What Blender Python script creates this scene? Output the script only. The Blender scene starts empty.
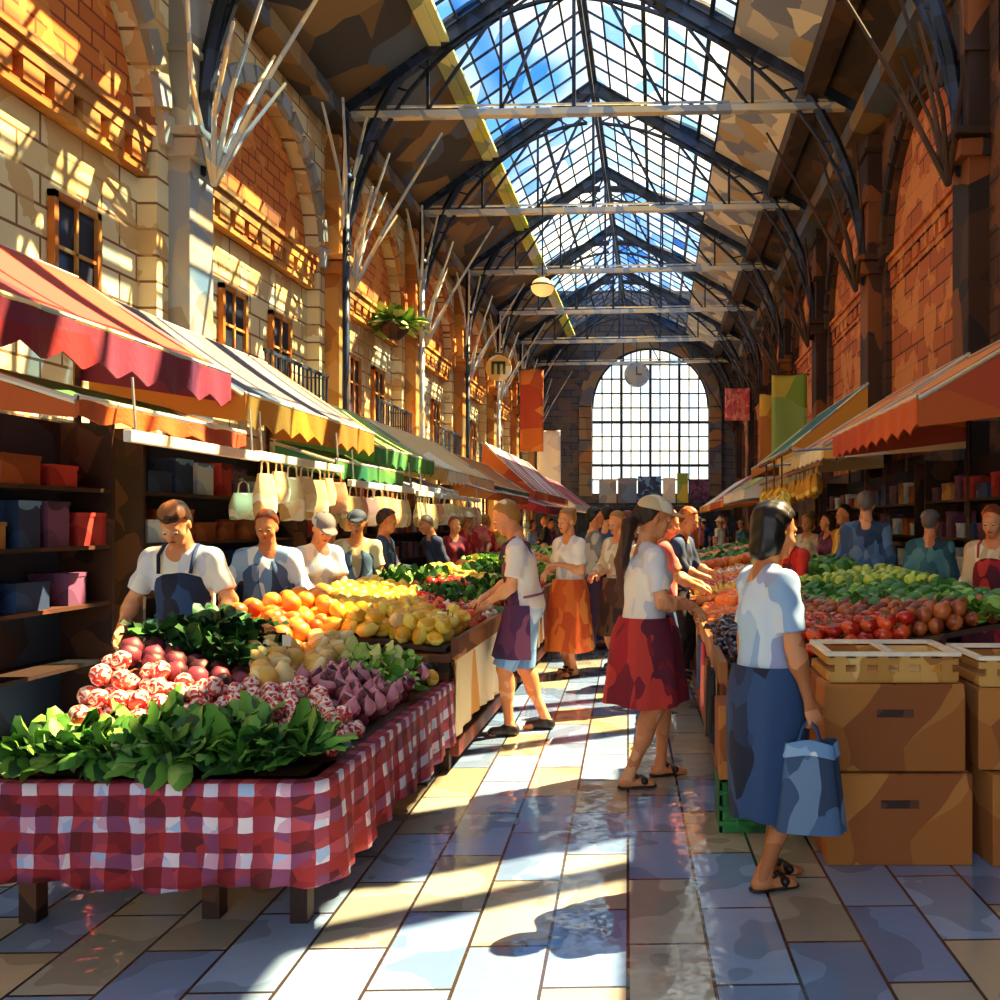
import bpy, bmesh, math, random
import numpy as np
from mathutils import Vector, Matrix
R = random.Random(7)
COL = bpy.context.scene.collection
SC = bpy.context.scene
PI = math.pi
CAMH = 1.6

def lin(c):
    if isinstance(c, str):
        c = [int(c[i:i+2], 16)/255 for i in (0, 2, 4)]
    return tuple((v/12.92 if v <= .04045 else ((v+.055)/1.055)**2.4) for v in c[:3]) + (1,)

MATS = {}
def mat(name, cols, scale=6, rough=.7, metal=0, rnd=.12, island=False, spec=.4, bump=0, coord='Object', stretch=(1, 1, 1), warp=.35, coat=0, sheen=0):
    """Patchy surface: a few flat tones of one colour in irregular cells, plus a little variation per object."""
    if name in MATS: return MATS[name]
    if isinstance(cols, str): cols = [cols]
    m = bpy.data.materials.new(name); m.use_nodes = True
    nt = m.node_tree; N = nt.nodes; L = nt.links
    b = N['Principled BSDF']
    b.inputs['Roughness'].default_value = rough; b.inputs['Metallic'].default_value = metal
    b.inputs['Specular IOR Level'].default_value = spec
    b.inputs['Coat Weight'].default_value = coat
    ramp = N.new('ShaderNodeValToRGB'); ramp.color_ramp.interpolation = 'CONSTANT'
    el = ramp.color_ramp.elements
    while len(el) < max(2, len(cols)): el.new(.5)
    for i, e in enumerate(el):
        e.position = i/max(1, len(cols)) if i < len(cols) else .999
        e.color = lin(cols[min(i, len(cols)-1)])
    tc = N.new('ShaderNodeTexCoord'); mp = N.new('ShaderNodeMapping')
    mp.inputs['Scale'].default_value = stretch
    L.new(tc.outputs[coord], mp.inputs[0])
    nz = N.new('ShaderNodeTexNoise'); nz.inputs['Scale'].default_value = scale*.8; nz.inputs['Detail'].default_value = 1
    L.new(mp.outputs[0], nz.inputs['Vector'])
    mx = N.new('ShaderNodeMix'); mx.data_type = 'VECTOR'; mx.inputs['Factor'].default_value = warp*.5
    L.new(mp.outputs[0], mx.inputs[4]); L.new(nz.outputs['Color'], mx.inputs[5])
    vo = N.new('ShaderNodeTexVoronoi'); vo.inputs['Scale'].default_value = scale
    L.new(mx.outputs[1], vo.inputs['Vector'])
    sp = N.new('ShaderNodeSeparateColor'); L.new(vo.outputs['Color'], sp.inputs[0])
    if island:
        g = N.new('ShaderNodeNewGeometry')
        ad = N.new('ShaderNodeMath'); ad.operation = 'MULTIPLY_ADD'; ad.inputs[1].default_value = .65
        L.new(g.outputs['Random Per Island'], ad.inputs[0])
        m2 = N.new('ShaderNodeMath'); m2.operation = 'MULTIPLY'; m2.inputs[1].default_value = .35
        L.new(sp.outputs[0], m2.inputs[0]); L.new(m2.outputs[0], ad.inputs[2])
        L.new(ad.outputs[0], ramp.inputs[0])
    else:
        L.new(sp.outputs[0], ramp.inputs[0])
    oi = N.new('ShaderNodeObjectInfo'); hv = N.new('ShaderNodeHueSaturation')
    mr = N.new('ShaderNodeMapRange'); mr.inputs['To Min'].default_value = 1-rnd; mr.inputs['To Max'].default_value = 1+rnd
    L.new(oi.outputs['Random'], mr.inputs[0]); L.new(mr.outputs[0], hv.inputs['Value'])
    L.new(ramp.outputs[0], hv.inputs['Color']); L.new(hv.outputs[0], b.inputs['Base Color'])
    if bump:
        bp = N.new('ShaderNodeBump'); bp.inputs['Strength'].default_value = bump; bp.inputs['Distance'].default_value = .02
        L.new(sp.outputs[1], bp.inputs['Height']); L.new(bp.outputs[0], b.inputs['Normal'])
    MATS[name] = m
    return m

class MB:
    """collects shapes into one mesh"""
    def __init__(s): s.v = []; s.f = []; s.uv = None; s.mi = []
    def add(s, vs, fs, mi=0):
        o = len(s.v); s.v += [tuple(p) for p in vs]; s.f += [tuple(i+o for i in f) for f in fs]; s.mi += [mi]*len(fs)
        return s
    def box(s, c, d, rot=None, taper=1, mi=0):
        vs = []
        for z in (-1, 1):
            k = taper if z > 0 else 1
            for x, y in ((-1, -1), (1, -1), (1, 1), (-1, 1)):
                p = Vector((x*d[0]/2*k, y*d[1]/2*k, z*d[2]/2))
                if rot is not None: p = rot @ p
                vs.append(p+Vector(c))
        return s.add(vs, [(3, 2, 1, 0), (4, 5, 6, 7), (0, 1, 5, 4), (1, 2, 6, 5), (2, 3, 7, 6), (3, 0, 4, 7)], mi)
    def bar(s, a, b, w, h=None, up=(0, 0, 1), mi=0):
        a = Vector(a); b = Vector(b); h = h or w
        d = (b-a); L = d.length; d.normalize(); u = Vector(up)
        if abs(d.dot(u)) > .98: u = Vector((0, 1, 0))
        x = d.cross(u).normalized(); z = x.cross(d).normalized()
        return s.box((a+b)/2, (w, L, h), Matrix((x, d, z)).transposed(), mi=mi)
    def tube(s, pts, r, seg=8, caps=True, mi=0):
        pts = [Vector(p) for p in pts]; n = len(pts)
        rs = r if isinstance(r, (list, tuple)) else [r]*n
        vs = []; ref = None
        for i, p in enumerate(pts):
            d = (pts[min(i+1, n-1)]-pts[max(i-1, 0)]).normalized()
            if ref is None: ref = Vector((0, 0, 1)) if abs(d.z) < .9 else Vector((1, 0, 0))
            x = d.cross(ref).normalized(); y = x.cross(d).normalized(); ref = y
            for k in range(seg):
                a = 2*PI*k/seg; vs.append(p+(x*math.cos(a)+y*math.sin(a))*rs[i])
        fs = []
        for i in range(n-1):
            for k in range(seg):
                k2 = (k+1) % seg; fs.append((i*seg+k, i*seg+k2, (i+1)*seg+k2, (i+1)*seg+k))
        if caps: fs += [tuple(range(seg))[::-1], tuple((n-1)*seg+k for k in range(seg))]
        return s.add(vs, fs, mi)
    def lathe(s, prof, c=(0, 0, 0), seg=14, sq=(1, 1), mi=0, wob=0, lobes=5):
        vs = []; n = len(prof)
        for r, z in prof:
            for k in range(seg):
                a = 2*PI*k/seg; q = 1+wob*math.cos(lobes*a)
                vs.append((c[0]+r*q*math.cos(a)*sq[0], c[1]+r*q*math.sin(a)*sq[1], c[2]+z))
        fs = []
        for i in range(n-1):
            for k in range(seg):
                k2 = (k+1) % seg; fs.append((i*seg+k, i*seg+k2, (i+1)*seg+k2, (i+1)*seg+k))
        fs += [tuple(range(seg))[::-1], tuple((n-1)*seg+k for k in range(seg))]
        return s.add(vs, fs, mi)
    def ball(s, c, r, seg=10, rings=7, rot=None, wob=0, mi=0):
        if not isinstance(r, (list, tuple)): r = (r, r, r)
        vs = [Vector((0, 0, -r[2]))]
        for i in range(1, rings):
            t = PI*i/rings
            for k in range(seg):
                a = 2*PI*k/seg; q = 1+R.uniform(-wob, wob)
                vs.append(Vector((r[0]*math.sin(t)*math.cos(a)*q, r[1]*math.sin(t)*math.sin(a)*q, -r[2]*math.cos(t)*q)))
        vs.append(Vector((0, 0, r[2])))
        if rot is not None: vs = [rot @ v for v in vs]
        vs = [v+Vector(c) for v in vs]; fs = []
        for k in range(seg):
            k2 = (k+1) % seg
            fs.append((0, 1+k2, 1+k))
            for i in range(rings-2):
                a = 1+i*seg; b = a+seg; fs.append((a+k, a+k2, b+k2, b+k))
            a = 1+(rings-2)*seg; fs.append((a+k, a+k2, len(vs)-1))
        return s.add(vs, fs, mi)
    def grid(s, nu, nv, fn, mi=0, closed=False):
        vs = [fn(i/nu, j/nv) for j in range(nv+1) for i in range(nu+1)]
        fs = [(j*(nu+1)+i, j*(nu+1)+i+1, (j+1)*(nu+1)+i+1, (j+1)*(nu+1)+i) for j in range(nv) for i in range(nu)]
        return s.add(vs, fs, mi)
    def slab(s, nu, nv, fn, th, mi=0):
        """a grid surface given real thickness th along -z (or vector th)"""
        t = Vector(th) if isinstance(th, (list, tuple)) else Vector((0, 0, -th))
        top = [Vector(fn(i/nu, j/nv)) for j in range(nv+1) for i in range(nu+1)]
        n = len(top); W = nu+1
        fs = []
        for j in range(nv):
            for i in range(nu):
                a = (j*W+i, j*W+i+1, (j+1)*W+i+1, (j+1)*W+i)
                fs.append(a); fs.append(tuple(q+n for q in a[::-1]))
        edge = [i for i in range(W)]+[j*W+nu for j in range(1, nv+1)]+[nv*W+i for i in range(nu-1, -1, -1)]+[j*W for j in range(nv-1, 0, -1)]
        for k in range(len(edge)):
            a, b = edge[k], edge[(k+1) % len(edge)]; fs.append((b, a, a+n, b+n))
        return s.add(top+[p+t for p in top], fs, mi)
    def mesh(s, name, ms, smooth=False):
        me = bpy.data.meshes.new(name); me.from_pydata([tuple(v) for v in s.v], [], s.f)
        ms = ms if isinstance(ms, (list, tuple)) else [ms]
        for m in ms: me.materials.append(m)
        if len(ms) > 1: me.polygons.foreach_set('material_index', s.mi)
        if s.uv: 
            l = me.uv_layers.new(name='UVMap')
            for lp in me.loops: l.data[lp.index].uv = s.uv[lp.vertex_index]
        if smooth: me.polygons.foreach_set('use_smooth', [True]*len(me.polygons))
        me.update(); return me
    def build(s, name, m, parent=None, smooth=False, bevel=0):
        return link(name, s.mesh(name, m, smooth), parent, bevel)

def link(name, me, parent=None, bevel=0, loc=None, rot=None):
    o = bpy.data.objects.new(name, me); COL.objects.link(o)
    if parent: o.parent = parent
    if bevel:
        b = o.modifiers.new('b', 'BEVEL'); b.width = bevel; b.segments = 2; b.limit_method = 'ANGLE'
    if loc is not None: o.location = loc
    if rot is not None: o.rotation_euler = rot
    return o
def thing(name, label, cat, loc=(0, 0, 0), rz=0, group=None):
    o = bpy.data.objects.new(name, None); COL.objects.link(o); o.empty_display_size = .1
    o.location = loc; o.rotation_euler = (0, 0, rz)
    return tag(o, label, cat, group)
def tag(o, label, cat, group=None, kind=None):
    o['label'] = label; o['category'] = cat
    if group: o['group'] = group
    if kind: o['kind'] = kind
    return o
def struct(o, label=None):
    o['kind'] = 'structure'
    if label: o['label'] = label
    return o
def dup(root, loc, rot=None, scale=None, label=None, group=None, parent=None):
    r = root.copy(); COL.objects.link(r); r.location = loc
    if rot is not None: r.rotation_euler = rot
    if scale is not None: r.scale = (scale,)*3 if not isinstance(scale, tuple) else scale
    if label: r['label'] = label
    if group: r['group'] = group
    for ch in root.children:
        c = ch.copy(); COL.objects.link(c); c.parent = r
        for g in ch.children:
            d = g.copy(); COL.objects.link(d); d.parent = c
    return r
def recolor(o, m, i=0):
    o.material_slots[i].link = 'OBJECT'; o.material_slots[i].material = m
def proj(x, y, z): return 655+900*x/y, 522-900*(z-CAMH)/y
def at(px, py, d): return Vector(((px-655)*d/900, d, CAMH-(py-522)*d/900))
SKY, SUN, EXPO = 2.2, 26.0, 0.35
PEOPLE = True
# ---------------------------------------------------------------- camera, sky, sun
cam = bpy.data.cameras.new('camera'); co = bpy.data.objects.new('camera', cam); COL.objects.link(co)
cam.lens = 32.4; cam.sensor_width = 36; cam.shift_x = -.155; cam.shift_y = .022; cam.clip_end = 300
co.location = (0, 0, CAMH); co.rotation_euler = (PI/2, 0, 0); SC.camera = co
w = bpy.data.worlds.new('sky'); SC.world = w; w.use_nodes = True
N = w.node_tree.nodes; L = w.node_tree.links; bg = N['Background']
tc = N.new('ShaderNodeTexCoord'); nz = N.new('ShaderNodeTexNoise'); nz.inputs['Scale'].default_value = 5; nz.inputs['Detail'].default_value = 3
L.new(tc.outputs['Generated'], nz.inputs['Vector'])
rp = N.new('ShaderNodeValToRGB'); e = rp.color_ramp.elements
e[0].position = .38; e[0].color = lin('4E8AD0'); e[1].position = .58; e[1].color = lin('F2EFE2')
L.new(nz.outputs['Fac'], rp.inputs[0])
sx = N.new('ShaderNodeSeparateXYZ'); L.new(tc.outputs['Generated'], sx.inputs[0])
mr = N.new('ShaderNodeMapRange'); mr.inputs['From Min'].default_value = .02; mr.inputs['From Max'].default_value = .28
L.new(sx.outputs['Z'], mr.inputs[0])
mx = N.new('ShaderNodeMix'); mx.data_type = 'RGBA'; L.new(mr.outputs[0], mx.inputs['Factor'])
mx.inputs[6].default_value = lin('F4F1E2'); L.new(rp.outputs[0], mx.inputs[7])
L.new(mx.outputs[2], bg.inputs[0]); bg.inputs[1].default_value = SKY
sun = bpy.data.lights.new('sun', 'SUN'); sun.energy = SUN; sun.angle = .006; sun.color = (1, .72, .36)
so = bpy.data.objects.new('sun', sun); COL.objects.link(so)
SD = Vector((-.64, -.36, -1)); so.rotation_euler = SD.to_track_quat('-Z', 'Y').to_euler()
so.location = (6, 12, 20)
SC.view_settings.view_transform = 'Standard'; SC.view_settings.look = 'None'; SC.view_settings.gamma = 1
SC.view_settings.use_curve_mapping = False; SC.view_settings.exposure = EXPO

# ---------------------------------------------------------------- hall dimensions (metres from floor)
XL, XR, YE, YF, ZW = -8.0, 5.5, 58.0, -5.0, 11.6
RX, RZ = -2.0, 15.8
BAYS = [1.2+7*i for i in range(9)]          # truss lines 1.2 .. 57.2
MID = [4.7+7*i for i in range(8)]

# wet tiled floor
def floor_mat():
    m = bpy.data.materials.new('wet_tiles'); m.use_nodes = True
    nt = m.node_tree; N = nt.nodes; L = nt.links; b = N['Principled BSDF']
    tc = N.new('ShaderNodeTexCoord'); mp = N.new('ShaderNodeMapping'); mp.inputs['Rotation'].default_value = (0, 0, PI/2-.03)
    L.new(tc.outputs['Object'], mp.inputs[0])
    br = N.new('ShaderNodeTexBrick'); br.offset = .5; br.inputs['Scale'].default_value = 1
    br.inputs['Brick Width'].default_value = .62; br.inputs['Row Height'].default_value = .30; br.inputs['Mortar Size'].default_value = .008
    br.inputs['Mortar Smooth'].default_value = .3
    L.new(mp.outputs[0], br.inputs['Vector'])
    br.inputs['Color1'].default_value = (0, 0, 0, 1); br.inputs['Color2'].default_value = (1, 1, 1, 1); br.inputs['Mortar'].default_value = (.5, .5, .5, 1)
    rp = N.new('ShaderNodeValToRGB'); rp.color_ramp.interpolation = 'CONSTANT'; e = rp.color_ramp.elements
    cs = ['7E9CC8', 'A6A89E', '92B2DC', 'B8AE96', '7494C6']  # bluer tiles put the sky's reflection into the colour
    while len(e) < 5: e.new(.5)
    for i, c in enumerate(cs): e[i].position = i/5; e[i].color = lin(c)
    L.new(br.outputs['Color'], rp.inputs[0])
    vo = N.new('ShaderNodeTexNoise'); vo.inputs['Scale'].default_value = 2.2; vo.inputs['Detail'].default_value = 2
    L.new(tc.outputs['Object'], vo.inputs['Vector'])
    r2 = N.new('ShaderNodeValToRGB'); r2.color_ramp.interpolation = 'CONSTANT'; e = r2.color_ramp.elements
    e[0].position = 0; e[0].color = (.72, .72, .72, 1); e[1].position = .47; e[1].color = (1, 1, 1, 1)
    L.new(vo.outputs['Fac'], r2.inputs[0])
    mm = N.new('ShaderNodeMix'); mm.data_type = 'RGBA'; mm.blend_type = 'MULTIPLY'; mm.inputs['Factor'].default_value = 1
    L.new(rp.outputs[0], mm.inputs[6]); L.new(r2.outputs[0], mm.inputs[7])
    mo = N.new('ShaderNodeMix'); mo.data_type = 'RGBA'; L.new(br.outputs['Fac'], mo.inputs['Factor'])
    L.new(mm.outputs[2], mo.inputs[6]); mo.inputs[7].default_value = lin('3A3330'); L.new(mo.outputs[2], b.inputs['Base Color'])
    r3 = N.new('ShaderNodeMapRange'); r3.inputs['From Min'].default_value = .35; r3.inputs['From Max'].default_value = .65
    r3.inputs['To Min'].default_value = .03; r3.inputs['To Max'].default_value = .16
    L.new(vo.outputs['Fac'], r3.inputs[0]); L.new(r3.outputs[0], b.inputs['Roughness'])
    b.inputs['Specular IOR Level'].default_value = .9; b.inputs['Coat Weight'].default_value = .5; b.inputs['Coat Roughness'].default_value = .06
    n3 = N.new('ShaderNodeTexNoise'); n3.inputs['Scale'].default_value = 7
    L.new(tc.outputs['Object'], n3.inputs['Vector'])
    bp = N.new('ShaderNodeBump'); bp.inputs['Strength'].default_value = .16; bp.inputs['Distance'].default_value = .03
    L.new(n3.outputs['Fac'], bp.inputs['Height']); L.new(bp.outputs[0], b.inputs['Normal']); L.new(bp.outputs[0], b.inputs['Coat Normal'])
    return m
f = MB().box(((XL+XR)/2, (YE+YF)/2, -.1), (XR-XL+1.2, YE-YF+9.2, .2)).build('floor', floor_mat()); struct(f, 'wet stone tiles of the market aisle')

def stone(name, c1, c2, c3, mort, bw=.9, rh=.42, ax='x'):
    m = bpy.data.materials.new(name); m.use_nodes = True
    nt = m.node_tree; N = nt.nodes; L = nt.links; b = N['Principled BSDF']; b.inputs['Roughness'].default_value = .8
    tc = N.new('ShaderNodeTexCoord'); s = N.new('ShaderNodeSeparateXYZ'); L.new(tc.outputs['Object'], s.inputs[0])
    c = N.new('ShaderNodeCombineXYZ'); L.new(s.outputs['Y' if ax == 'x' else 'X'], c.inputs[0]); L.new(s.outputs['Z'], c.inputs[1])
    br = N.new('ShaderNodeTexBrick'); br.inputs['Scale'].default_value = 1; br.inputs['Brick Width'].default_value = bw
    br.inputs['Row Height'].default_value = rh; br.inputs['Mortar Size'].default_value = .022; br.inputs['Bias'].default_value = 0
    L.new(c.outputs[0], br.inputs['Vector'])
    br.inputs['Color1'].default_value = lin(c1); br.inputs['Color2'].default_value = lin(c2); br.inputs['Mortar'].default_value = lin(mort)
    nz = N.new('ShaderNodeTexNoise'); nz.inputs['Scale'].default_value = 1.1; nz.inputs['Detail'].default_value = 3
    L.new(tc.outputs['Object'], nz.inputs['Vector'])
    rp = N.new('ShaderNodeValToRGB'); rp.color_ramp.interpolation = 'CONSTANT'; e = rp.color_ramp.elements
    e[0].position = 0; e[0].color = (0, 0, 0, 1); e[1].position = .53; e[1].color = (.75, .75, .75, 1)
    L.new(nz.outputs['Fac'], rp.inputs[0])
    mx = N.new('ShaderNodeMix'); mx.data_type = 'RGBA'; L.new(rp.outputs[0], mx.inputs['Factor'])
    L.new(br.outputs['Color'], mx.inputs[6]); mx.inputs[7].default_value = lin(c3); L.new(mx.outputs[2], b.inputs['Base Color'])
    bp = N.new('ShaderNodeBump'); bp.inputs['Strength'].default_value = .5; bp.inputs['Distance'].default_value = .04
    L.new(br.outputs['Fac'], bp.inputs['Height']); bp.invert = True; L.new(bp.outputs[0], b.inputs['Normal'])
    return m
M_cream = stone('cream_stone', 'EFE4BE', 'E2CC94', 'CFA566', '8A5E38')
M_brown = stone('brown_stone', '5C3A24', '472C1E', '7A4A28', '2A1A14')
M_orange = stone('orange_brick', 'D77B2C', 'C2641E', 'E08E3C', '8A3C14', .6, .26)
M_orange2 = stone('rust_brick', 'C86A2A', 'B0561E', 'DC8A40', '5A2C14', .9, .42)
M_end = stone('blue_grey_stone', '5C5A62', '474A58', '6A5A50', '26262E', ax='y')
M_grey = mat('grey_stone', ['A8A8A4', '9AA2AC', 'B4AA98', '8C8880'], 1.6, .75, rnd=.05)
M_pil = mat('ochre_stone', ['C8873C', 'B86E2C', 'D69A52', 'A8703A'], 1.8, .75, rnd=.1)
M_navy = mat('dark_iron', ['1E2A3C', '2A3242', '1A2028', '33405A'], 3, .5, .3)
M_pale = mat('pale_painted_iron', ['D8D4C4', 'B8BCC0', 'E4D2A8', '9AA6B4'], 2.5, .5, .2)
M_dkbr = mat('dark_brown_timber', ['3A2A20', '2C211C', '4A3526', '5C3E28'], 1.4, .8, rnd=.1)
M_rock = mat('brown_soffit', ['7E6240', '6A5238', '96764A', '4A4440', '5C6470'], 1.1, .85)
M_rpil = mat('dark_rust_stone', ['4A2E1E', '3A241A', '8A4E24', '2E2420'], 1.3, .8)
M_plaster = mat('grey_soffit', ['D0C6B0', 'A8A6A4', 'E4D8BC', '7E8290', 'B49A70'], 1.5, .8)

def arch_panel(mb, P, u0, u1, z0, z1, op, depth, seg=18):
    """wall face with arched openings and their reveals; P(u, z, d) -> point, op: (centre, half width, sill, spring)"""
    def q(*pts): mb.add([P(*p) for p in pts], [tuple(range(len(pts)))])
    cur = u0
    for (c, hw, s, sp) in op:
        q((cur, z0, 0), (c-hw, z0, 0), (c-hw, z1, 0), (cur, z1, 0))
        if s > z0: q((c-hw, z0, 0), (c+hw, z0, 0), (c+hw, s, 0), (c-hw, s, 0))
        pts = [(c-hw, s)]+[(c-hw*math.cos(PI*k/seg), sp+hw*math.sin(PI*k/seg)) for k in range(seg+1)]+[(c+hw, s)]
        for a, b in zip(pts[1:-2], pts[2:-1]):
            q((a[0], a[1], 0), (b[0], b[1], 0), (b[0], z1, 0), (a[0], z1, 0))
        for a, b in zip(pts, pts[1:]+pts[:1]):
            q((a[0], a[1], 0), (a[0], a[1], depth), (b[0], b[1], depth), (b[0], b[1], 0))
        cur = c+hw
    q((cur, z0, 0), (u1, z0, 0), (u1, z1, 0), (cur, z1, 0))

def side_wall(side):
    X = XL if side == 'left' else XR; sg = -1 if side == 'left' else 1
    P = lambda u, z, d: (X+sg*d, u, z)
    lo = 0 if side == 'left' else 2; ya = YF if side == 'left' else 14.4
    op = [(c, 2.75, 3.0, 7.65) for c in MID[lo:-1]]+[(MID[-1], 2.6, 3.0, 7.65)]
    mb = MB(); arch_panel(mb, P, ya, YE, 0, ZW, op, .3)
    mb.box((X+sg*.55, (ya+YE)/2, ZW/2), (.5, YE-ya, ZW))
    if side == 'right': mb.box((X+.35, (YF+14.4)/2, 4.4), (.7, 14.4-YF, 8.8)); mb.box((X+.35, (YF+4.6)/2, 10.2), (.7, 4.6-YF, 2.8))  # unseen near wall, left open high up to admit sun
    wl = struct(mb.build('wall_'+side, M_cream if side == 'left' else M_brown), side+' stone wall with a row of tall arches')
    # tympanum and string course of each blind arch are surface parts of the wall
    for i, c in enumerate(MID):
        if i < lo: continue
        t = MB(); seg = 16; d0 = X+sg*(.26 if side == 'left' else .14)
        pts = [(d0, c-2.6*math.cos(PI*k/seg), 7.75+2.6*math.sin(PI*k/seg)) for k in range(seg+1)]
        t.add(pts, [tuple(range(seg+1))]); t.add([(p[0]+sg*.06, p[1], p[2]) for p in pts], [tuple(range(seg+1))])
        t.build('tympanum', M_orange if side == 'left' else M_orange2, wl)
        s = MB(); s.box((X+sg*.2, c, 7.66), (.3, 5.4, .2)); s.box((X+sg*.17, c, 7.82), (.36, 5.4, .1)); s.box((X+sg*.22, c, 7.2), (.24, 5.4, .12))
        for k in range(9): s.box((X+sg*.2, c-2.4+.6*k, 7.42), (.26, .4, .3))
        s.build('string_course', M_pil if side == 'left' else M_orange2, wl)
        a = MB()
        for k in range(15):
            an = PI*(k+.5)/15; r = 2.95
            a.box((X-sg*.04, c-r*math.cos(an), 7.65+r*math.sin(an)), (.16, .5, .34), Matrix.Rotation(-(an-PI/2), 3, 'X'))
        a.build('arch_ring', M_grey if side == 'left' and i < 3 else (M_pil if side == 'left' else M_dkbr), wl)
side_wall('left'); side_wall('right')
# rust infill lower on the right-hand arches
for c in MID[2:]:
    pn = MB().box((XR+.2, c, 5.35), (.12, 5.46, 4.66)); struct(pn.build('trim_2', M_orange2))

# end wall and its great arched window
mb = MB(); P = lambda u, z, d: (u, YE+d, z)
WC, WR, WS = -.3, 3.75, 9.05
arch_panel(mb, P, XL-1, XR+1, 0, 16.5, [(WC, WR, 3.4, WS)], .7, 32)
we = struct(mb.build('wall_back', M_end), 'blue grey end wall around the arched window')
mb = MB()
for k in range(34):
    an = PI*(k+.5)/34; r = WR+.42
    mb.box((WC-r*math.cos(an), YE-.12, WS+r*math.sin(an)), (.4, .3, .78), Matrix.Rotation(an-PI/2, 3, 'Y'))
for sgn in (-1, 1):
    for k in range(8): mb.box((WC+sgn*(WR+.42), YE-.12, 3.6+.72*k), (.8, .3, .66))
mb.build('arch_ring', mat('arch_stone', ['8A6E54', '6E6E78', '9A8262', '57586A', 'A87448'], 1.2, .8), we)
mb = MB(); arch_panel(mb, lambda u, z, d: (u, YF-d, z), XL-.6, XR+.6, 0, 16.5, [(-1.25, 4.0, .01, 5.5)], .7, 24)  # unseen wall; its arch is added to bring in fill light
wf = struct(mb.build('wall_front', M_brown), 'unseen wall with an opening added behind the viewer for fill light')
def glass(name, cols, t=.9):
    m = bpy.data.materials.new(name); m.use_nodes = True
    nt = m.node_tree; N = nt.nodes; L = nt.links; N.remove(N['Principled BSDF'])
    g = N.new('ShaderNodeNewGeometry'); rp = N.new('ShaderNodeValToRGB'); rp.color_ramp.interpolation = 'CONSTANT'
    e = rp.color_ramp.elements
    while len(e) < len(cols): e.new(.5)
    for i, c in enumerate(cols): e[i].position = i/len(cols); e[i].color = lin(c)
    tc = N.new('ShaderNodeTexCoord'); nz = N.new('ShaderNodeTexNoise'); nz.inputs['Scale'].default_value = .16; nz.inputs['Detail'].default_value = 1
    L.new(tc.outputs['Object'], nz.inputs['Vector'])
    a = N.new('ShaderNodeMath'); a.operation = 'MULTIPLY_ADD'; a.inputs[1].default_value = .45; L.new(g.outputs['Random Per Island'], a.inputs[0])
    a2 = N.new('ShaderNodeMapRange'); a2.inputs['From Min'].default_value = .33; a2.inputs['From Max'].default_value = .67; a2.inputs['To Max'].default_value = .6
    L.new(nz.outputs['Fac'], a2.inputs[0]); L.new(a2.outputs[0], a.inputs[2]); L.new(a.outputs[0], rp.inputs[0])
    tr = N.new('ShaderNodeBsdfTransparent'); L.new(rp.outputs[0], tr.inputs[0])
    gl = N.new('ShaderNodeBsdfGlossy'); gl.inputs['Roughness'].default_value = .08; gl.inputs[0].default_value = (.8, .85, .9, 1)
    mx = N.new('ShaderNodeMixShader'); mx.inputs[0].default_value = 1-t
    L.new(tr.outputs[0], mx.inputs[1]); L.new(gl.outputs[0], mx.inputs[2]); L.new(mx.outputs[0], N['Material Output'].inputs[0])
    return m
M_glass = glass('roof_glass', ['3468AC', 'FFFFFF', 'A8CCEE', 'FFFFFF', 'FFF8E4', 'DCEAF6', '86B6E4', 'FFFFFF'], .96)
M_cg = glass('added_window_glass', ['FFFFFF', 'F6F8FA'], .95)
M_wglass = glass('window_glass', ['FFFFFF', 'DDEBF6', 'F6F2E0', 'C4DCF2', 'FFFFFF'], .93)

# unseen glazing added in the near right wall to let sun in
cw_ = struct(bpy.data.objects.new('window_50', None), 'unseen window band added high in the near right wall to let sun in'); COL.objects.link(cw_); cw_.location = (XR+.3, 9.5, 10.1)
m1 = MB(); m2_ = MB()
for k in range(7):
    ya_ = 4.7+k*1.385; m1.add([(0, ya_-9.5, -1.3), (0, ya_+1.385-9.5, -1.3), (0, ya_+1.385-9.5, 1.3), (0, ya_-9.5, 1.3)], [(0, 1, 2, 3)]); m2_.box((0, ya_-9.5, 0), (.12, .16, 2.6))
m2_.box((0, 0, -1.3), (.16, 9.7, .12)).box((0, 0, 1.3), (.16, 9.7, .2)); m1.build('pane', M_cg, cw_); m2_.build('window_frame', M_navy, cw_)

wt = struct(bpy.data.objects.new('window_1', None), 'great arched window of many panes'); COL.objects.link(wt); wt.location = (0, 0, 0)
mb = MB(); nx = 12
def wtop(x):
    u = x-WC; return WS+math.sqrt(max(0, WR*WR-u*u))
zs = [3.4+k*.93 for k in range(20)]
for i in range(nx):
    xa, xb = WC-WR+2*WR*i/nx, WC-WR+2*WR*(i+1)/nx
    for za, zb in zip(zs, zs[1:]):
        ta, tb = min(zb, wtop(xa)), min(zb, wtop(xb))
        if max(ta, tb) <= za+.01: continue
        ta = max(ta, za); tb = max(tb, za)
        mb.add([(xa, YE+.3, za), (xb, YE+.3, za), (xb, YE+.3, tb), (xa, YE+.3, ta)], [(0, 1, 2, 3)])
mb.build('pane', M_wglass, wt)
mb = MB()
for i in range(1, nx):
    x = WC-WR+2*WR*i/nx; w_ = .18 if i % 3 == 0 else .085
    mb.box((x, YE+.25, (3.4+wtop(x))/2), (w_, .12, wtop(x)-3.4))
for z in zs[:10]:
    hw = WR if z < WS else math.sqrt(max(0.01, WR*WR-(z-WS)**2))
    mb.box((WC, YE+.24, z), (2*hw, .12, .18 if abs(z-zs[2]) < .1 or abs(z-zs[5]) < .1 else .09))
mb.tube([(WC-WR*math.cos(PI*k/24), YE+.2, WS+WR*math.sin(PI*k/24)) for k in range(25)], .1, 6)
mb.build('window_frame', M_navy, wt)

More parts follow.
